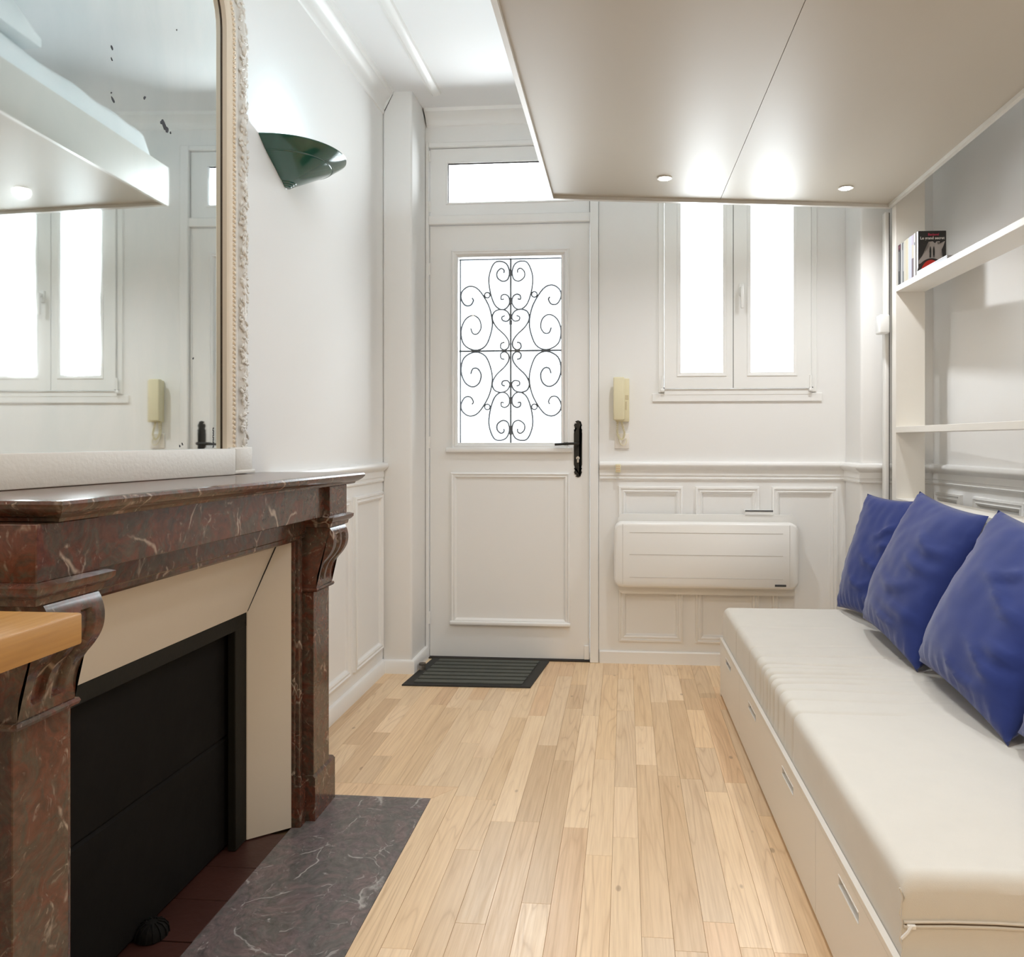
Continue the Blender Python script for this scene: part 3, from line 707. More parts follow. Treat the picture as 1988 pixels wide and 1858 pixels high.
# plinth rail under the glass with two blocks
bm = B(); z0 = 1.013
box(bm, WX+0.001, WX+0.046, 1.24, 2.08, z0, 1.0765, 0.003, 2, lambda x, y, z: (x, y, z+(0.0 if z > 1.05 else (2.28-y)*0.0095-0.012)))
obj('base_rail', bm, M['gilt'], mr)
for s in (0, 1):
    a, b_ = (2.080, 2.208) if s else (my(2.208), my(2.080)); zz = 1.002+(2.28-(a+b_)/2)*0.0095
    bm = box(B(), WX+0.001, WX+0.030+(0 if s else 0.03), a, b_, zz, 1.080, 0.002, 2); box(bm, WX+0.02, WX+0.034+(0 if s else 0.03), a+0.024, b_-0.012, zz, 1.077, 0.003, 2); box(bm, WX+0.001, WX+0.037+(0 if s else 0.03), a, b_+0.004, zz, zz+0.010, 0.002, 2)
    obj('base_block', bm, M['gilt'], mr)
# desilvered flecks on the glass
bm = B(); fl = [(217, 92, .006), (217, 115, .004), (216, 180, .003), (219, 193, .007), (281, 190, .006), (318, 243, .014), (324, 252, .010), (331, 258, .004), (375, 696, .004), (354, 862, .005), (349, 866, .004), (343, 58, .003), (313, 238, .006)]
for i in range(9): fl.append((414, 832+4.4*i, 0.0042))
fcam, cxp, cyp, ang = 1480., 1093., 855., R(4.7)
for px, py, rad in fl:
    u_ = (px-cxp)/fcam; v_ = (cyp-py)/fcam
    dx, dy = -math.sin(ang)+u_*math.cos(ang), math.cos(ang)+u_*math.sin(ang)
    # meet the glass plane x = WX+.006+.032(2.04-y)
    t = (WX+0.006+0.032*2.04)/(dx+0.032*dy); y_, z_ = t*dy, 1.10+t*v_
    x_ = gx(y_); n_ = 9; ph = rr.uniform(0, 6)
    a_ = [bm.verts.new((x_+0.0006-0.0*k, y_+rad*0.8*math.cos(2*PI*k/n_)*rr.uniform(.5, 1.0)+rad*0.5*math.sin(ph)*math.sin(2*PI*k/n_), z_+rad*math.sin(2*PI*k/n_)*rr.uniform(.6, 1.0))) for k in range(n_)]
    c_ = [bm.verts.new((v.co.x-0.0005, v.co.y, v.co.z)) for v in a_]
    bm.faces.new(a_); bm.faces.new(c_[::-1])
    for k in range(n_): bm.faces.new((a_[k], a_[(k+1) % n_], c_[(k+1) % n_], c_[k]))
obj('worn_fleck', bm, M['speck'], glass, kind='stuff', smooth=0)

# ================================================================== SCONCE
sco = thing('wall_sconce', (WX, 2.50, 1.956), 'dark green enamel half-cone uplighter on the left wall', 'wall lamp')
prof = [(0.004, 1.954), (0.016, 1.956), (0.018, 1.9595), (0.024, 1.961), (0.026, 1.9645), (0.032, 1.966), (0.034, 1.9695), (0.040, 1.9705), (0.148, 2.028), (0.150, 2.031), (0.156, 2.0325), (0.196, 2.062), (0.1965, 2.065), (0.193, 2.066), (0.188, 2.062), (0.150, 2.036), (0.040, 1.976), (0.004, 1.960)]
bm = revolve(B(), prof, WX+0.001, 2.50, -PI/2, PI/2, 40); obj('shade', bm, M['green'], sco, smooth=25)
bm = tube(B(), [(WX+0.001+0.1525*math.cos(t), 2.50+0.1525*math.sin(t), 2.0315) for t in [-PI/2+PI*i/36 for i in range(37)]], 0.0022, 6); obj('rim_bead', bm, M['green'], sco)
bm = box(B(), WX+0.001, WX+0.014, 2.455, 2.545, 2.004, 2.04, 0.003, 2); cyl(bm, (WX+0.012, 2.47, 2.012), (WX+0.035, 2.47, 2.018), 0.014, seg=16); obj('lamp_holder', bm, M['metalwhite'], sco)
bm = B(); bmesh.ops.create_icosphere(bm, subdivisions=2, radius=0.020, matrix=Matrix.Translation((WX+0.052, 2.47, 2.022))); obj('bulb', bm, M['bulb'], sco)
so.location = (WX+0.052, 2.47, 2.024); sl.shadow_soft_size = 0.021

# ================================================================== LOFT BED AND ITS BEDDING
# plan corners: skewed a little, hanging a little lower on the shelf side
LF, RF = Vector((-0.327, 3.305)), Vector((1.141, 3.405)); NL, NR = Vector((-0.318, 1.18)), Vector((1.178, 1.28))
def lz(u): return 2.147+(2.102-2.147)*u
def lp(u, v, dz): # u across, v from far (0) to near (1)
    a = LF.lerp(RF, u); b2 = NL.lerp(NR, u); p = a.lerp(b2, v); return (p.x, p.y, lz(u)+dz)
loft = thing('loft_bed', lp(0.5, 0.5, 0), 'white lacquered loft bed hanging under the ceiling above the daybed', 'loft bed')
def lbox(bm, u0, u1, v0, v1, d0, d1, r=0.0):
    return box(bm, u0, u1, v0, v1, d0, d1, r, 1, lp)
bm = B(); uw = 0.0105; vw = 0.010
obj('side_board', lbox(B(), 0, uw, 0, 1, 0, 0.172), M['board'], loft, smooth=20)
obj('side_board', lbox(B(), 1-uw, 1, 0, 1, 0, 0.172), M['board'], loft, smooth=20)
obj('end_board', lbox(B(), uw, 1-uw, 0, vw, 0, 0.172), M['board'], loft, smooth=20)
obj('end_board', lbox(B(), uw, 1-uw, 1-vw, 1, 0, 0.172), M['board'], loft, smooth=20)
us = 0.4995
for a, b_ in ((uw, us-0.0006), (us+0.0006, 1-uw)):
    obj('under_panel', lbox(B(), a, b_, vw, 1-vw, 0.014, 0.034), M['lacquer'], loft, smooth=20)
for i, (x, y) in enumerate(SPOTS):
    u = (x+0.325)/1.47; z = lz(u)+0.014
    bm = cyl(B(), (x, y, z-0.004), (x, y, z+0.004), 0.030, 0.026, seg=24)
    dl = obj('spotlight', bm, M['metalwhite'], loft, label='small lit recessed spotlight')
    bm = cyl(B(), (x, y, z-0.0055), (x, y, z-0.003), 0.021, seg=20); obj('spotlight_lens', bm, M['led'], dl)
    spot('spotlight_lamp', (x, y, z-0.014), 11.5)
# mattress on the loft, crumpled blanket on top
def lump(nx, ny, u0, u1, v0, v1, base, height, edge, amp, freq, seed):
    bm = B(); top = []
    for i in range(nx+1):
        row = []
        for j in range(ny+1):
            a, b2 = i/nx, j/ny
            e = min(1, min(a, 1-a)/edge)*1.0; e2 = min(1, min(b2, 1-b2)/(edge*0.7))
            s = (math.sin(PI/2*max(0, e))**0.55)*(math.sin(PI/2*max(0, e2))**0.55)
            p = Vector(lp(u0+(u1-u0)*a, v0+(v1-v0)*b2, 0))
            n1 = noise.noise(Vector((p.x*freq, p.y*freq, seed)))+0.5*noise.noise(Vector((p.x*freq*2.3, p.y*freq*2.3, seed+5)))
            row.append(bm.verts.new((p.x, p.y, p.z+base+s*(height+amp*n1))))
        top.append(row)
    for i in range(nx):
        for j in range(ny): bm.faces.new((top[i][j], top[i+1][j], top[i+1][j+1], top[i][j+1]))
    ring = [top[i][0] for i in range(nx+1)]+[top[nx][j] for j in range(1, ny+1)]+[top[i][ny] for i in range(nx-1, -1, -1)]+[top[0][j] for j in range(ny-1, 0, -1)]
    low = [bm.verts.new((v.co.x, v.co.y, v.co.z-0.03)) for v in ring]; k = len(ring)
    for i in range(k): bm.faces.new((ring[i], ring[(i+1) % k], low[(i+1) % k], low[i]))
    bm.faces.new(low[::-1]); return bm
bm = lump(72, 72, 0.0125, 0.94, 0.022, 0.97, 0.066, 0.235, 0.045, 0.012, 4, 1.0)
obj('loft_mattress', bm, M['duvet'], None, 'white mattress lying in the loft bed, seen in the mirror', 'mattress', smooth=60)
bm = lump(64, 72, 0.020, 0.90, 0.36, 0.94, 0.345, 0.15, 0.10, 0.085, 4.5, 7.0)
obj('loft_duvet', bm, M['duvet'], None, 'crumpled white duvet heaped on the loft bed mattress, seen in the mirror', 'duvet', smooth=60)

# ================================================================== DAYBED, SHELVING
cb, sb = math.cos(0.0167), math.sin(0.0167)
def bp(x, s, z): return (0.405+x*cb+s*sb, 3.34-s*cb+x*sb, z)     # across, along from far end, height
def bbox_(bm, x0, x1, s0, s1, z0, z1, r=0.0, seg=2): return box(bm, x0, x1, s0, s1, z0, z1, r, seg, bp)
bed = thing('daybed', bp(0.37, 1.03, 0), 'low cream daybed base with slotted drawer fronts along the right wall', 'daybed')
SL = 2.07
obj('bed_base', bbox_(bbox_(B(), 0.055, 0.735, 0.004, SL-0.004, 0.006, 0.20), 0.012, 0.735, 0.004, SL-0.004, 0.0, 0.016), M['bedwhite'], bed, smooth=0)
bm = bbox_(B(), 0.0, 0.735, 0.0, SL, 0.236, 0.2435); bbox_(bm, 0.0, 0.012, 0, SL, 0.2425, 0.249); bbox_(bm, 0.002, 0.735, 0.0, 0.016, 0.0, 0.236); bbox_(bm, 0.002, 0.735, SL-0.016, SL, 0.0, 0.236)
obj('bed_deck', bm, M['bedwhite'], bed, smooth=0)
def front(name, s0, s1, slots):
    bm = B(); z0, z1, q0, q1 = 0.017, 0.2345, 0.190, 0.211
    cuts = [s0]+[c for sl_ in slots for c in sl_]+[s1]
    bbox_(bm, 0.0005, 0.017, s0, s1, z0, q0); bbox_(bm, 0.0005, 0.017, s0, s1, q1, z1)
    for i in range(0, len(cuts), 2): bbox_(bm, 0.0005, 0.017, cuts[i], cuts[i+1], q0, q1)
    bmesh.ops.remove_doubles(bm, verts=bm.verts, dist=1e-6)
    d = obj(name, bm, M['bedwhite'], bed, smooth=0)
    for a, b2 in slots:
        bm = B()
        for (x0, x1, y0, y1, c0, c1) in ((-0.0008, 0.0165, a+0.0006, b2-0.0006, q0-0.002, q0+0.0009), (-0.0008, 0.0165, a+0.0006, b2-0.0006, q1-0.0008, q1+0.0015)): bbox_(bm, x0, x1, y0, y1, c0, c1)
        obj('handle_slot', bm, M['pvc'], d, smooth=0)
front('drawer_front', 0.018, 0.5085, [(0.178, 0.305)])
front('drawer_front', 0.5115, 1.5585, [(0.698, 0.830), (1.215, 1.345)])
front('drawer_front', 1.5615, SL-0.018, [(1.738, 1.866)])
# drawer interior boards behind the slots
bm = bbox_(B(), 0.0185, 0.030, 0.52, SL-0.02, 0.02, 0.225); obj('drawer_box', bm, plain('grey_drawer_interior', (0.62, 0.61, 0.58), 0.6), bed, smooth=0)
# ---- mattress: rounded box with creases pressed across it
def mattress():
    bm = B(); x0, x1, s0, s1, z0, z1 = 0.0135, 0.735, 0.012, 2.045, 0.2445, 0.384; rad = 0.026
    prof = []   # around the section: (x, z, is_top)
    nxs = 22
    def arc(cx, cz, a0, a1, n=5): return [(cx+rad*math.cos(a0+(a1-a0)*i/n), cz+rad*math.sin(a0+(a1-a0)*i/n)) for i in range(n+1)]
    prof += [(x0, z0+0.012*k+0.0) for k in range(0, 9)]
    prof += arc(x0+rad, z1-rad, PI, PI/2)
    prof += [(x0+rad+(x1-x0-2*rad)*i/nxs, z1) for i in range(1, nxs)]
    prof += arc(x1-rad, z1-rad, PI/2, 0)
    prof += [(x1, z1-rad-(z1-rad-z0)*i/4) for i in range(1, 5)]
    ns = 440
    folds = [(0.36, .0030, .006), (0.63, .0028, .006), (0.76, .0050, .007), (0.84, .0062, .008), (0.895, .0035, .006), (0.95, .0070, .009), (0.99, .0045, .006), (1.04, .0050, .008), (1.11, .0032, .007), (1.19, .0030, .007), (1.28, .0034, .007)]
    rows = []
    for j in range(ns+1):
        s = s0+(s1-s0)*j/ns
        e = min(s-s0, s1-s); k = 1.0
        sh = rad*(1-math.sqrt(max(0, 1-(1-min(1, e/rad))**2)))   # rounded ends
        row = []
        for x, z in prof:
            d = 0
            for c, a, wd in folds:
                cc = c+0.02*noise.noise(Vector((x*3, c*9, 0)))+0.004*math.sin(x*14+c*20)
                reach = math.exp(-max(0, x-0.30-0.25*noise.noise(Vector((c*31, 2, 3))))/0.10) if x > 0.3 else 1.0
                d += 1.5*a*math.exp(-((s-cc)/wd)**2)*reach
            d += 0.0025*noise.noise(Vector((x*5, s*4, 1.0)))
            zz, xx = z, x
            top = z > z1-rad*0.9; side = x < x0+rad*0.9
            if top: zz = z-d-sh*(1.0 if z > z1-rad else 0)
            if side: xx = x+d*0.9*(min(1, (z-z0)/0.05))
            row.append(bm.verts.new(bp(xx, s, zz)))
        rows.append(row)
    for a, b2 in zip(rows, rows[1:]):
        for k in range(len(prof)-1): bm.faces.new((a[k], a[k+1], b2[k+1], b2[k]))
        bm.faces.new((a[-1], a[0], b2[0], b2[-1]))
    for rw in (rows[0], rows[-1]):
        f = bm.faces.new(rw); bmesh.ops.triangulate(bm, faces=[f])
    return bm
mt = obj('mattress', mattress(), M['canvas'], None, 'cream cotton-covered seat mattress on the daybed base', 'mattress', smooth=50)
s1 = 2.045
bm = tube(B(), [bp(0.012+0.003*math.sin(i*2.1), s1+0.0012, 0.252+0.112*i/8) for i in range(9)], 0.0011, 5); obj('seam', bm, M['canvas'], mt)
bm = tube(B(), [bp(0.016+0.72*i/10, s1+0.0022, 0.302+0.003*math.sin(i)+0.0007*i) for i in range(11)], 0.0030, 6); tube(bm, [bp(0.016+0.72*i/10, s1+0.0018, 0.309+0.003*math.sin(i)+0.0007*i) for i in range(11)], 0.0026, 6)
zp = obj('zip', bm, M['canvas'], mt)
bm = tube(B(), [bp(0.018+0.71*i/10, s1+0.0030, 0.3055+0.003*math.sin(i)+0.0007*i) for i in range(11)], 0.0010, 4); obj('zip_teeth', bm, plain('dark_zip_teeth', (0.12, 0.08, 0.05), 0.5), zp)
bm = bbox_(B(), 0.020, 0.034, s1+0.002, s1+0.008, 0.300, 0.307, 0.001, 1)
tube(bm, [bp(0.026, s1+0.008, 0.306), bp(0.020, s1+0.010, 0.298), bp(0.010, s1+0.009, 0.286)], 0.0026, 6)
obj('zip_pull', bm, M['metalwhite'], zp)
# ---- shelving unit behind the daybed
sh = thing('wall_shelving', bp(0.80, 1.0, 0), 'cream open shelving with two long shelves, along the right wall behind the daybed', 'shelving')
XA, XB = 0.742, 0.863
def up(s0, s1_, z0, z1): obj('upright', bbox_(B(), XA, XB, s0, s1_, z0, z1, 0.001, 1), M['unit'], sh)
up(-0.045, 0.0, 0.0, 2.42); up(2.03, 2.075, 0.0, 2.05)
obj('shelf', bbox_(B(), XA, XB, 0.0, 2.03, 1.732, 1.756, 0.001, 1), M['unit'], sh)
obj('shelf', bbox_(B(), XA, XB, 0.0, 2.03, 1.133, 1.158, 0.001, 1), M['unit'], sh)
obj('ledge', bbox_(B(), XA, XB, 0.0, 2.03, 0.832, 0.854, 0.001, 1), M['unit'], sh)
obj('back_panel', bbox_(B(), XA+0.006, XA+0.024, 0.0, 2.03, 0.0, 0.831), M['unit'], sh, smooth=0)
# ---- guide rail of the loft, with switch box
post = thing('guide_rail', (1.139, 3.455, 0), 'slim white vertical guide rail between shelving and back corner', 'guide rail')
bm = box(B(), 1.130, 1.1475, 3.435, 3.475, 0.0, 2.098, 0.003, 2); obj('rail', bm, M['metalwhite'], post)
bm = box(B(), 1.1476, 1.1500, 3.437, 3.473, 0.0, 2.095); obj('rail_gap_shade', bm, M['dark'], post, smooth=0)  # dark strip stands in for the unlit gap beside the upright
bm = box(B(), 1.088, 1.130, 3.375, 3.435, 1.560, 1.642, 0.007, 3); obj('control_box', bm, M['pvc'], post, label='small white control box with rounded edges')
# ---- cushions
def cushion(wd, ht, th, M4, seed, folds=5):
    n = 34; bm = B(); sides = []
    for sgn in (1, -1):
        g_ = []
        for i in range(n+1):
            row = []
            for j in range(n+1):
                u, v = 2*i/n-1, 2*j/n-1
                pu = u*(1-0.055*(1-v*v)*abs(u)**3); pv = v*(1-0.055*(1-u*u)*abs(v)**3)
                body = (max(0, 1-abs(u)**2.4)*max(0, 1-abs(v)**2.4))**0.52
                t = th*0.5*body
                # stuffing sags: fuller low down
                t *= 1.0-0.22*v
                w_ = 0.0
                for k in range(folds):
                    vv = -0.75+1.45*k/folds+0.25*noise.noise(Vector((seed*3+k, u*0.9, 1.3))); off = 0.16*noise.noise(Vector((u*1.6, k*3.1, seed)))
                    cen = 0.45+0.5*noise.noise(Vector((k*5.3, seed, 0.2)))
                    w_ += 0.015*math.exp(-((v-vv-off-0.25*(u-cen)**2)/0.045)**2)*math.exp(-((u-cen)/0.36)**2)
                w_ += 0.010*noise.noise(Vector((u*1.4, v*1.4, seed)))+0.0035*noise.noise(Vector((u*5, v*6, seed+3)))
                ed = min(1, (1-max(abs(u), abs(v)))/0.12)
                w_ += 0.004*math.sin(u*34+3*noise.noise(Vector((u*3, v*2, seed))))*math.exp(-((v+0.9)/0.16)**2)
                w_ += 0.003*math.sin(v*30+seed)*math.exp(-((abs(u)-0.93)/0.10)**2)
                row.append(bm.verts.new(M4 @ Vector((pu*wd/2, pv*ht/2, sgn*(t+w_*ed)))))
            g_.append(row)
        for i in range(n):
            for j in range(n): bm.faces.new((g_[i][j], g_[i+1][j], g_[i+1][j+1], g_[i][j+1]))
    bmesh.ops.remove_doubles(bm, verts=bm.verts, dist=1e-4)
    return bm
def cush(base, top, wd, ht, th, yaw, roll, seed, label):
    """base, top: (x, z) of the bottom and top middle; returns a cushion leaning between them at y"""
    (bx, by, bz), (tx, ty_, tz_) = base, top
    v = (Vector((tx, ty_, tz_))-Vector((bx, by, bz))).normalized()
    u0 = Vector((math.sin(yaw), -math.cos(yaw), 0)); nrm = u0.cross(v).normalized()
    u = v.cross(nrm).normalized()
    u, v = u*math.cos(roll)+v*math.sin(roll), v*math.cos(roll)-u*math.sin(roll)
    c = (Vector((bx, by, bz))+Vector((tx, ty_, tz_)))/2
    M4 = Matrix(((u.x, v.x, nrm.x, c.x), (u.y, v.y, nrm.y, c.y), (u.z, v.z, nrm.z, c.z), (0, 0, 0, 1)))
    o = obj('cushion', cushion(wd, ht, th, M4, seed), M['navy'], None, label, 'cushion', 'navy cushions along the daybed', smooth=80)
    return o
cush((0.945, 3.135, 0.398), (1.075, 3.180, 0.866), 0.40, 0.50, 0.14, 0.22, -0.03, 1.7, 'navy cushion at the far end of the daybed, partly hidden by the next one')
cush((0.905, 2.705, 0.424), (1.085, 2.672, 0.872), 0.555, 0.525, 0.17, 0.02, 0.0, 4.2, 'second navy cushion from the far end of the daybed, its whole front visible')
cush((0.900, 2.135, 0.422), (1.100, 2.102, 0.856), 0.560, 0.515, 0.18, 0.02, 0.0, 8.9, 'third navy cushion from the far end, large and cut by the frame')
cush((0.905, 1.560, 0.420), (1.100, 1.53, 0.866), 0.560, 0.515, 0.17, 0.02, 0.0, 12.4, 'nearest navy cushion on the daybed, only a small corner of it showing')

# ---- books on the upper shelf
SZ = 1.7565
def book(s0, s1_, depth, ht, cover, label, x0=XA+0.008, group='paperbacks on the upper shelf', lean=0):
    t = thing('book', bp(x0+depth/2, (s0+s1_)/2, SZ), label, 'book', group)
    cm = plain('book_cover', tuple(c*0.5 for c in cover), 0.5); e = 0.0012
    bm = bbox_(B(), x0, x0+depth, s0, s0+e, SZ, SZ+ht); bbox_(bm, x0, x0+depth, s1_-e, s1_, SZ, SZ+ht); bbox_(bm, x0, x0+e*1.5, s0+e, s1_-e, SZ, SZ+ht)
    obj('cover', bm, cm, t, smooth=0)
    bm = bbox_(B(), x0+e*2, x0+depth-0.002, s0+e, s1_-e, SZ+0.001, SZ+ht-0.002); obj('pages', bm, M['paperwhite'], t, smooth=0)
    return t
def band(t, s0, s1_, z0, z1, col, x0=XA+0.008, name='spine_band'):
    bm = bbox_(B(), x0-0.0006, x0+0.0004, s0+0.001, s1_-0.001, z0, z1); obj(name, bm, plain('spine_print', col, 0.5), t, smooth=0)
b0 = book(0.006, 0.034, 0.105, 0.172, (0.030, 0.033, 0.036), 'thick black-spined paperback with red top, against the upright'); band(b0, 0.006, 0.034, SZ+0.150, SZ+0.170, (0.10, 0.01, 0.03)); band(b0, 0.014, 0.024, SZ+0.156, SZ+0.166, (0.7, 0.45, 0.45)); band(b0, 0.014, 0.020, SZ+0.06, SZ+0.142, (0.35, 0.36, 0.36))
book(0.0345, 0.050, 0.105, 0.172, (0.78, 0.78, 0.76), 'white-spined paperback right beside the thick black one')
b2 = book(0.0505, 0.059, 0.104, 0.171, (0.33, 0.33, 0.34), 'thin grey-spined paperback, dark at the top'); band(b2, 0.0505, 0.059, SZ+0.140, SZ+0.170, (0.04, 0.04, 0.045))
b3 = book(0.0595, 0.066, 0.104, 0.168, (0.60, 0.62, 0.66), 'very thin pale blue paperback with dark foot'); band(b3, 0.0595, 0.066, SZ+0.001, SZ+0.05, (0.03, 0.04, 0.05))
book(0.0665, 0.090, 0.106, 0.174, (0.80, 0.74, 0.61), 'ivory-spined paperback, third palest of the row')
book(0.0905, 0.112, 0.106, 0.174, (0.76, 0.66, 0.46), 'yellowish cream-spined paperback beside the ivory one')
book(0.1125, 0.124, 0.106, 0.174, (0.74, 0.75, 0.70), 'thin greenish-white paperback between cream and lavender spines')
book(0.1245, 0.151, 0.107, 0.175, (0.63, 0.63, 0.76), 'lavender-spined paperback near the front of the row')
b8 = book(0.1515, 0.172, 0.107, 0.175, (0.62, 0.55, 0.42), 'paperback with dark patterned spine next to lavender one'); band(b8, 0.1515, 0.172, SZ+0.001, SZ+0.080, (0.06, 0.03, 0.035)); band(b8, 0.1515, 0.172, SZ+0.135, SZ+0.174, (0.28, 0.24, 0.29))
b9 = book(0.1725, 0.190, 0.107, 0.176, (0.80, 0.78, 0.76), 'white-spined paperback directly behind the book showing its cover'); band(b9, 0.177, 0.186, SZ+0.128, SZ+0.140, (0.05, 0.05, 0.06))
# the book showing its cover
FS = 0.207; fx0 = XA+0.012; fw = 0.108; fh = 0.178
b10 = book(0.1905, FS, fw, fh, (0.80, 0.78, 0.76), 'paperback showing its black cover with red disc and white title', fx0)
def cp(a, b_, d=0.0): return bp(fx0+a*fw, FS+0.0006+d, SZ+b_*fh)
def flat(name, pts, col, d, parent=b10, rough=0.4):
    bm = B(); A = [bm.verts.new(cp(a, b2, d)) for a, b2 in pts]; C2 = [bm.verts.new(cp(a, b2, d-0.0004)) for a, b2 in pts]
    f1 = bm.faces.new(A); f2 = bm.faces.new(C2[::-1]); k = len(pts)
    for i in range(k): bm.faces.new((A[i], A[(i+1) % k], C2[(i+1) % k], C2[i]))
    bmesh.ops.triangulate(bm, faces=[f1, f2]); return obj(name, bm, plain('cover_print', col, rough), parent, smooth=0)
cov = flat('cover_print', [(0.0, 0.0), (1, 0), (1, 0.985), (0.985, 1), (0.0, 1)], (0.022, 0.020, 0.018), 0.0)
flat('picture', [(0.02, 0.34), (0.14, 0.44), (0.22, 0.52), (0.34, 0.60), (0.44, 0.70), (0.36, 0.755), (0.52, 0.765), (0.60, 0.72), (0.66, 0.765), (0.78, 0.765), (0.72, 0.68), (0.82, 0.72), (0.96, 0.77), (0.90, 0.66), (0.84, 0.58), (0.80, 0.46), (0.88, 0.38), (0.82, 0.34), (0.5, 0.36), (0.2, 0.33), (0.02, 0.26)], (0.42, 0.38, 0.35), 0.0006, cov)
def disc(cx_, cz_, rx, rz, a0, a1, n=20): return [(cx_+rx*math.cos(a0+(a1-a0)*i/n), cz_+rz*math.sin(a0+(a1-a0)*i/n)) for i in range(n+1)]
flat('picture', disc(0.48, 0.06, 0.52, 0.325, 0.12, PI-0.02), (0.03, 0.02, 0.018), 0.0012, cov)
flat('picture', disc(0.46, 0.02, 0.38, 0.33, 0.02, PI-0.02), (0.60, 0.025, 0.012), 0.0018, cov)
for ox in (0.43, 0.555):
    flat('picture', [(ox-0.028, 0.40), (ox-0.010, 0.40), (ox, 0.46), (ox+0.010, 0.40), (ox+0.028, 0.40), (ox+0.022, 0.50), (ox+0.034, 0.53), (ox+0.026, 0.60), (ox+0.012, 0.605), (ox+0.016, 0.635), (ox, 0.655), (ox-0.016, 0.635), (ox-0.012, 0.605), (ox-0.026, 0.60), (ox-0.034, 0.53), (ox-0.022, 0.50)], (0.02, 0.02, 0.02), 0.0018, cov)
tm = Matrix(((cb, 0, sb, 0), (sb, 0, -cb, 0), (0, 1, 0, 0), (0, 0, 0, 1)))
def lab(txt, a, b_, size, col, d=0.0018):
    bm = text_bm(txt, size, Matrix.Translation(Vector(cp(a, b_, d))) @ tm, bold=True)
    obj('lettering', bm, plain('cover_ink', col, 0.5), cov, smooth=0)
lab('Le grand secret', 0.50, 0.835, 0.0150, (0.80, 0.78, 0.74)); lab('Barjavel', 0.54, 0.915, 0.0135, (0.50, 0.03, 0.08))
# magazine lying flat in front
mg = thing('magazine', bp(XA+0.055, 0.36, SZ), 'grey magazine lying flat on the upper shelf before the cover-out book', 'magazine')
bm = bbox_(B(), XA+0.004, XA+0.100, FS+0.006, 0.490, SZ, SZ+0.012, 0.0008, 1); obj('pages', bm, plain('magazine_edge', (0.42, 0.42, 0.44), 0.5), mg)
bm = bbox_(B(), XA+0.003, XA+0.101, FS+0.005, 0.491, SZ+0.012, SZ+0.0145); obj('cover', bm, plain('magazine_cover', (0.62, 0.61, 0.63), 0.35), mg, smooth=0)

# ================================================================== RADIATOR AND SMALL FITTINGS
rad = thing('radiator', (0.39, 3.74, 0.35), 'white panel electric radiator on the panelled back wall', 'radiator')
def rrect(x0, x1, z0, z1, r, n=6):
    P = []
    for cx_, cz_, a in ((x1-r, z1-r, 0), (x0+r, z1-r, PI/2), (x0+r, z0+r, PI), (x1-r, z0+r, 1.5*PI)):
        P += [(cx_+r*math.cos(a+PI/2*i/n), cz_+r*math.sin(a+PI/2*i/n)) for i in range(n+1)]
    return P
bm = prism(B(), rrect(-0.037, 0.819, 0.352, 0.741, 0.030), 'y', 3.733, 3.757); obj('back_housing', bm, M['metalwhite'], rad)
bm = box(B(), 0.0, 0.78, 3.709, 3.734, 0.42, 0.684, 0.004, 1); obj('heater_body', bm, M['metalwhite'], rad)
bm = box(B(), 0.05, 0.73, 3.757, 3.764, 0.45, 0.68); obj('wall_bracket', bm, M['metalwhite'], rad, smooth=0)
def slab(x0, x1, z0, z1, rr_, y0, y1, e):
    bm = B(); rows = []
    for dy, ins_ in ((y1, 0), (y0+e, 0), (y0+e*0.35, e*0.35), (y0, e)):
        rows.append([bm.verts.new((p[0], dy, p[1])) for p in rrect(x0+ins_, x1-ins_, z0+ins_, z1-ins_, max(0.004, rr_-ins_))])
    k = len(rows[0])
    for a, b2 in zip(rows, rows[1:]):
        for i in range(k): bm.faces.new((a[i], a[(i+1) % k], b2[(i+1) % k], b2[i]))
    bm.faces.new(rows[0]); bm.faces.new(rows[-1][::-1]); return bm
bm = slab(-0.056, 0.812, 0.396, 0.709, 0.040, 3.658, 3.713, 0.012); obj('front_panel', bm, M['metalwhite'], rad)
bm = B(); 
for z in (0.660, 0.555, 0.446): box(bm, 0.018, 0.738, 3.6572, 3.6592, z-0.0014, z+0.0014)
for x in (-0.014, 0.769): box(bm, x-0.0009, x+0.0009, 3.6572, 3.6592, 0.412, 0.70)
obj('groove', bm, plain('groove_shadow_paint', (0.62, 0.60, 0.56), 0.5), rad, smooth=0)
bm = box(B(), 0.700, 0.752, 3.6560, 3.6585, 0.411, 0.421, 0.0006, 1); obj('nameplate', bm, plain('dark_nameplate', (0.06, 0.06, 0.06), 0.4), rad)
bm = box(B(), 0.572, 0.706, 3.728, 3.764, 0.7415, 0.765, 0.002, 1); cb_ = obj('control_panel', bm, M['pvc'], rad, label='grey-topped control panel')
bm = box(B(), 0.573, 0.705, 3.7265, 3.7285, 0.7575, 0.7645); obj('display', bm, plain('dark_display', (0.10, 0.10, 0.10), 0.3), cb_, smooth=0)
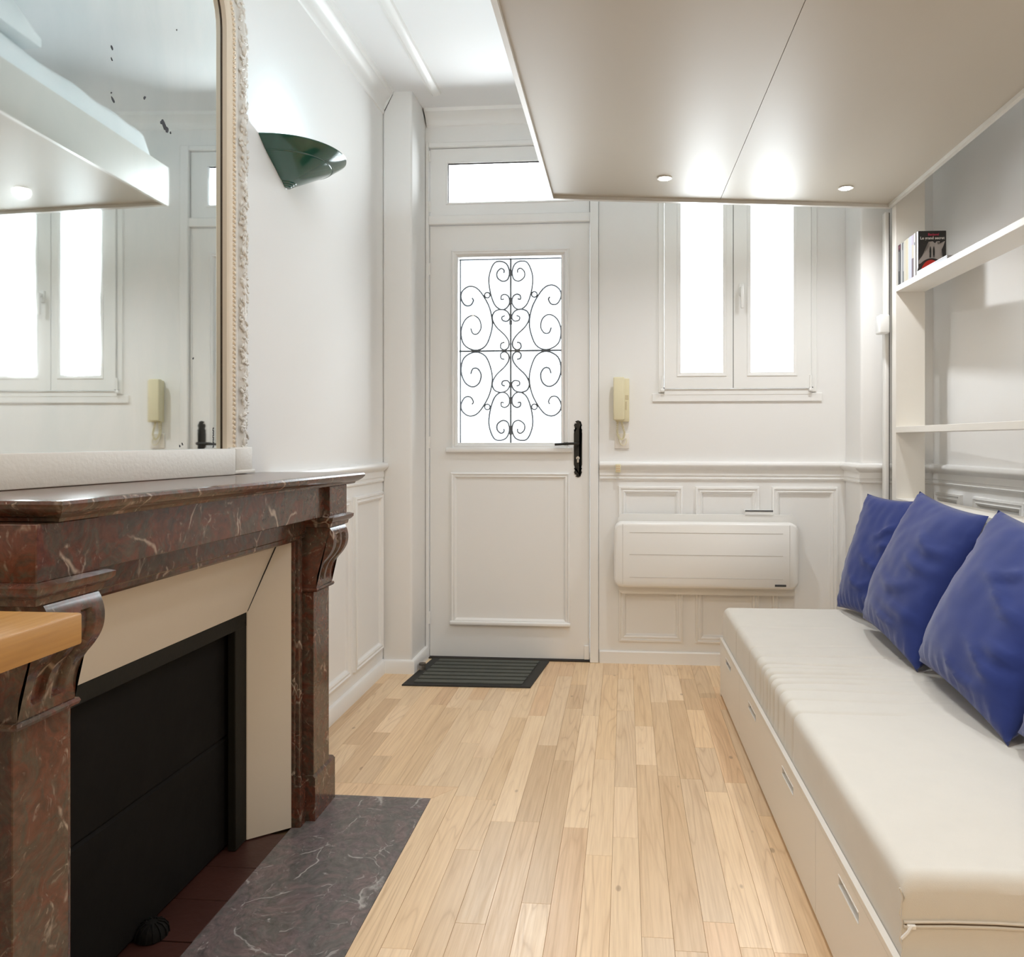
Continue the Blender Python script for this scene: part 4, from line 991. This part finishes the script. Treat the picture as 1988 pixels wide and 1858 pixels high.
# intercom
ic = thing('intercom', (-0.022, BY, 1.20), 'yellowed cream intercom handset on the wall right of the door', 'intercom')
bm = box(B(), -0.050, 0.018, BY-0.036, BY, 1.192, 1.404, 0.004, 2); obj('base', bm, M['cream'], ic)
bm = box(B(), -0.060, -0.006, BY-0.072, BY-0.0365, 1.198, 1.408, 0.006, 3); obj('handset', bm, M['cream'], ic)
bm = box(B(), -0.002, 0.014, BY-0.0375, BY-0.0355, 1.300, 1.322, 0.001, 1); box(bm, -0.001, 0.006, BY-0.0375, BY-0.0355, 1.250, 1.290, 0.001, 1); obj('button', bm, plain('cream_button', (0.62, 0.54, 0.36), 0.4), ic)
cpath = smooth_path([(-0.020, BY-0.030, 1.194), (-0.012, BY-0.030, 1.16), (-0.006, BY-0.028, 1.13), (-0.018, BY-0.030, 1.105), (-0.036, BY-0.030, 1.12), (-0.042, BY-0.028, 1.15), (-0.040, BY-0.030, 1.194)], 26)
hp = []
for i, p in enumerate(cpath):
    t = i*1.25; hp.append(p+Vector((0.0048*math.cos(t), 0.0048*math.sin(t), 0.0035*math.sin(t))))
bm = tube(B(), hp, 0.0016, 5); obj('coiled_cord', bm, M['cream'], ic)
bm = tube(B(), smooth_path([(-0.038, BY-0.010, 1.196), (-0.038, BY-0.012, 1.13), (-0.028, BY-0.022, 1.085), (-0.008, BY-0.024, 1.076), (0.004, BY-0.018, 1.092), (0.002, BY-0.012, 1.110)], 6), 0.0018, 5); obj('line_cord', bm, M['cream'], ic)
wp = thing('wall_plate', (-0.018, BY, 1.062), 'white square blanking plate under the intercom', 'wall plate')
bm = box(B(), -0.054, 0.018, BY-0.010, BY, 1.060, 1.134, 0.003, 2); obj('cover_plate', bm, plain('white_plate', (0.84, 0.80, 0.74), 0.4), wp)
jb = thing('junction_block', (-0.037, BY-0.03, 0.94), 'small cream junction block stuck on the dado rail below the intercom', 'junction box')
bm = box(B(), -0.050, -0.024, BY-0.052, BY-0.030, 0.942, 0.984, 0.004, 2); obj('housing', bm, M['cream'], jb)
bm = B()
for z in (0.952, 0.963, 0.974): cyl(bm, (-0.042, BY-0.0535, z), (-0.042, BY-0.051, z), 0.003, seg=8); cyl(bm, (-0.032, BY-0.0535, z), (-0.032, BY-0.051, z), 0.003, seg=8)
obj('terminal', bm, plain('ochre_terminal', (0.70, 0.42, 0.25), 0.4), jb)
# door mat
mat = thing('doormat', (-0.69, 3.56, 0), 'black rubber doormat with grey carpet ribs, in front of the door', 'doormat')
m0, m1, m2, m3 = Vector((-1.000, 3.345)), Vector((-0.422, 3.358)), Vector((-0.378, 3.766)), Vector((-0.966, 3.766))
def mp_(u, v, z): 
    p = m0.lerp(m1, u).lerp(m3.lerp(m2, u), v); return (p.x, p.y, z)
bm = box(B(), 0, 1, 0, 1, 0.0, 0.006, 0, 1, mp_); obj('rubber_base', bm, M['rubber'], mat, smooth=0)
for i in range(7):
    v0 = 0.075+i*0.131
    bm = box(B(), 0.075, 0.925, v0, v0+0.088, 0.0055, 0.011, 0.0, 1, mp_); obj('rib', bm, M['ribs'], mat, smooth=0)
ds = thing('door_stop', (-0.968, 3.575, 0), 'little steel and rubber door stop on the floor beside the doormat', 'door stop')
bm = cyl(B(), (-0.968, 3.575, 0), (-0.968, 3.575, 0.028), 0.015, seg=20); obj('stud', bm, M['steel'], ds)
bm = cyl(B(), (-0.968, 3.575, 0.028), (-0.968, 3.575, 0.036), 0.0165, seg=20); obj('rubber_ring', bm, plain('brown_rubber', (0.10, 0.08, 0.06), 0.6), ds)
# oak table, its far corner showing at the left
tb = thing('oak_table', (-0.9, 0.5, 0), 'thick oak table top whose corner shows before the left fireplace leg', 'table')
bm = box(B(), -1.12, -0.652, 0.10, 0.868, 0.855, 0.893, 0.003, 2); obj('table_top', bm, M['oaktop'], tb)
for x, y in ((-1.08, 0.16), (-0.70, 0.16), (-1.08, 0.50), (-0.70, 0.50)):
    bm = box(B(), x-0.022, x+0.022, y-0.022, y+0.022, 0, 0.855, 0.002, 1); obj('leg', bm, M['oaktop'], tb)
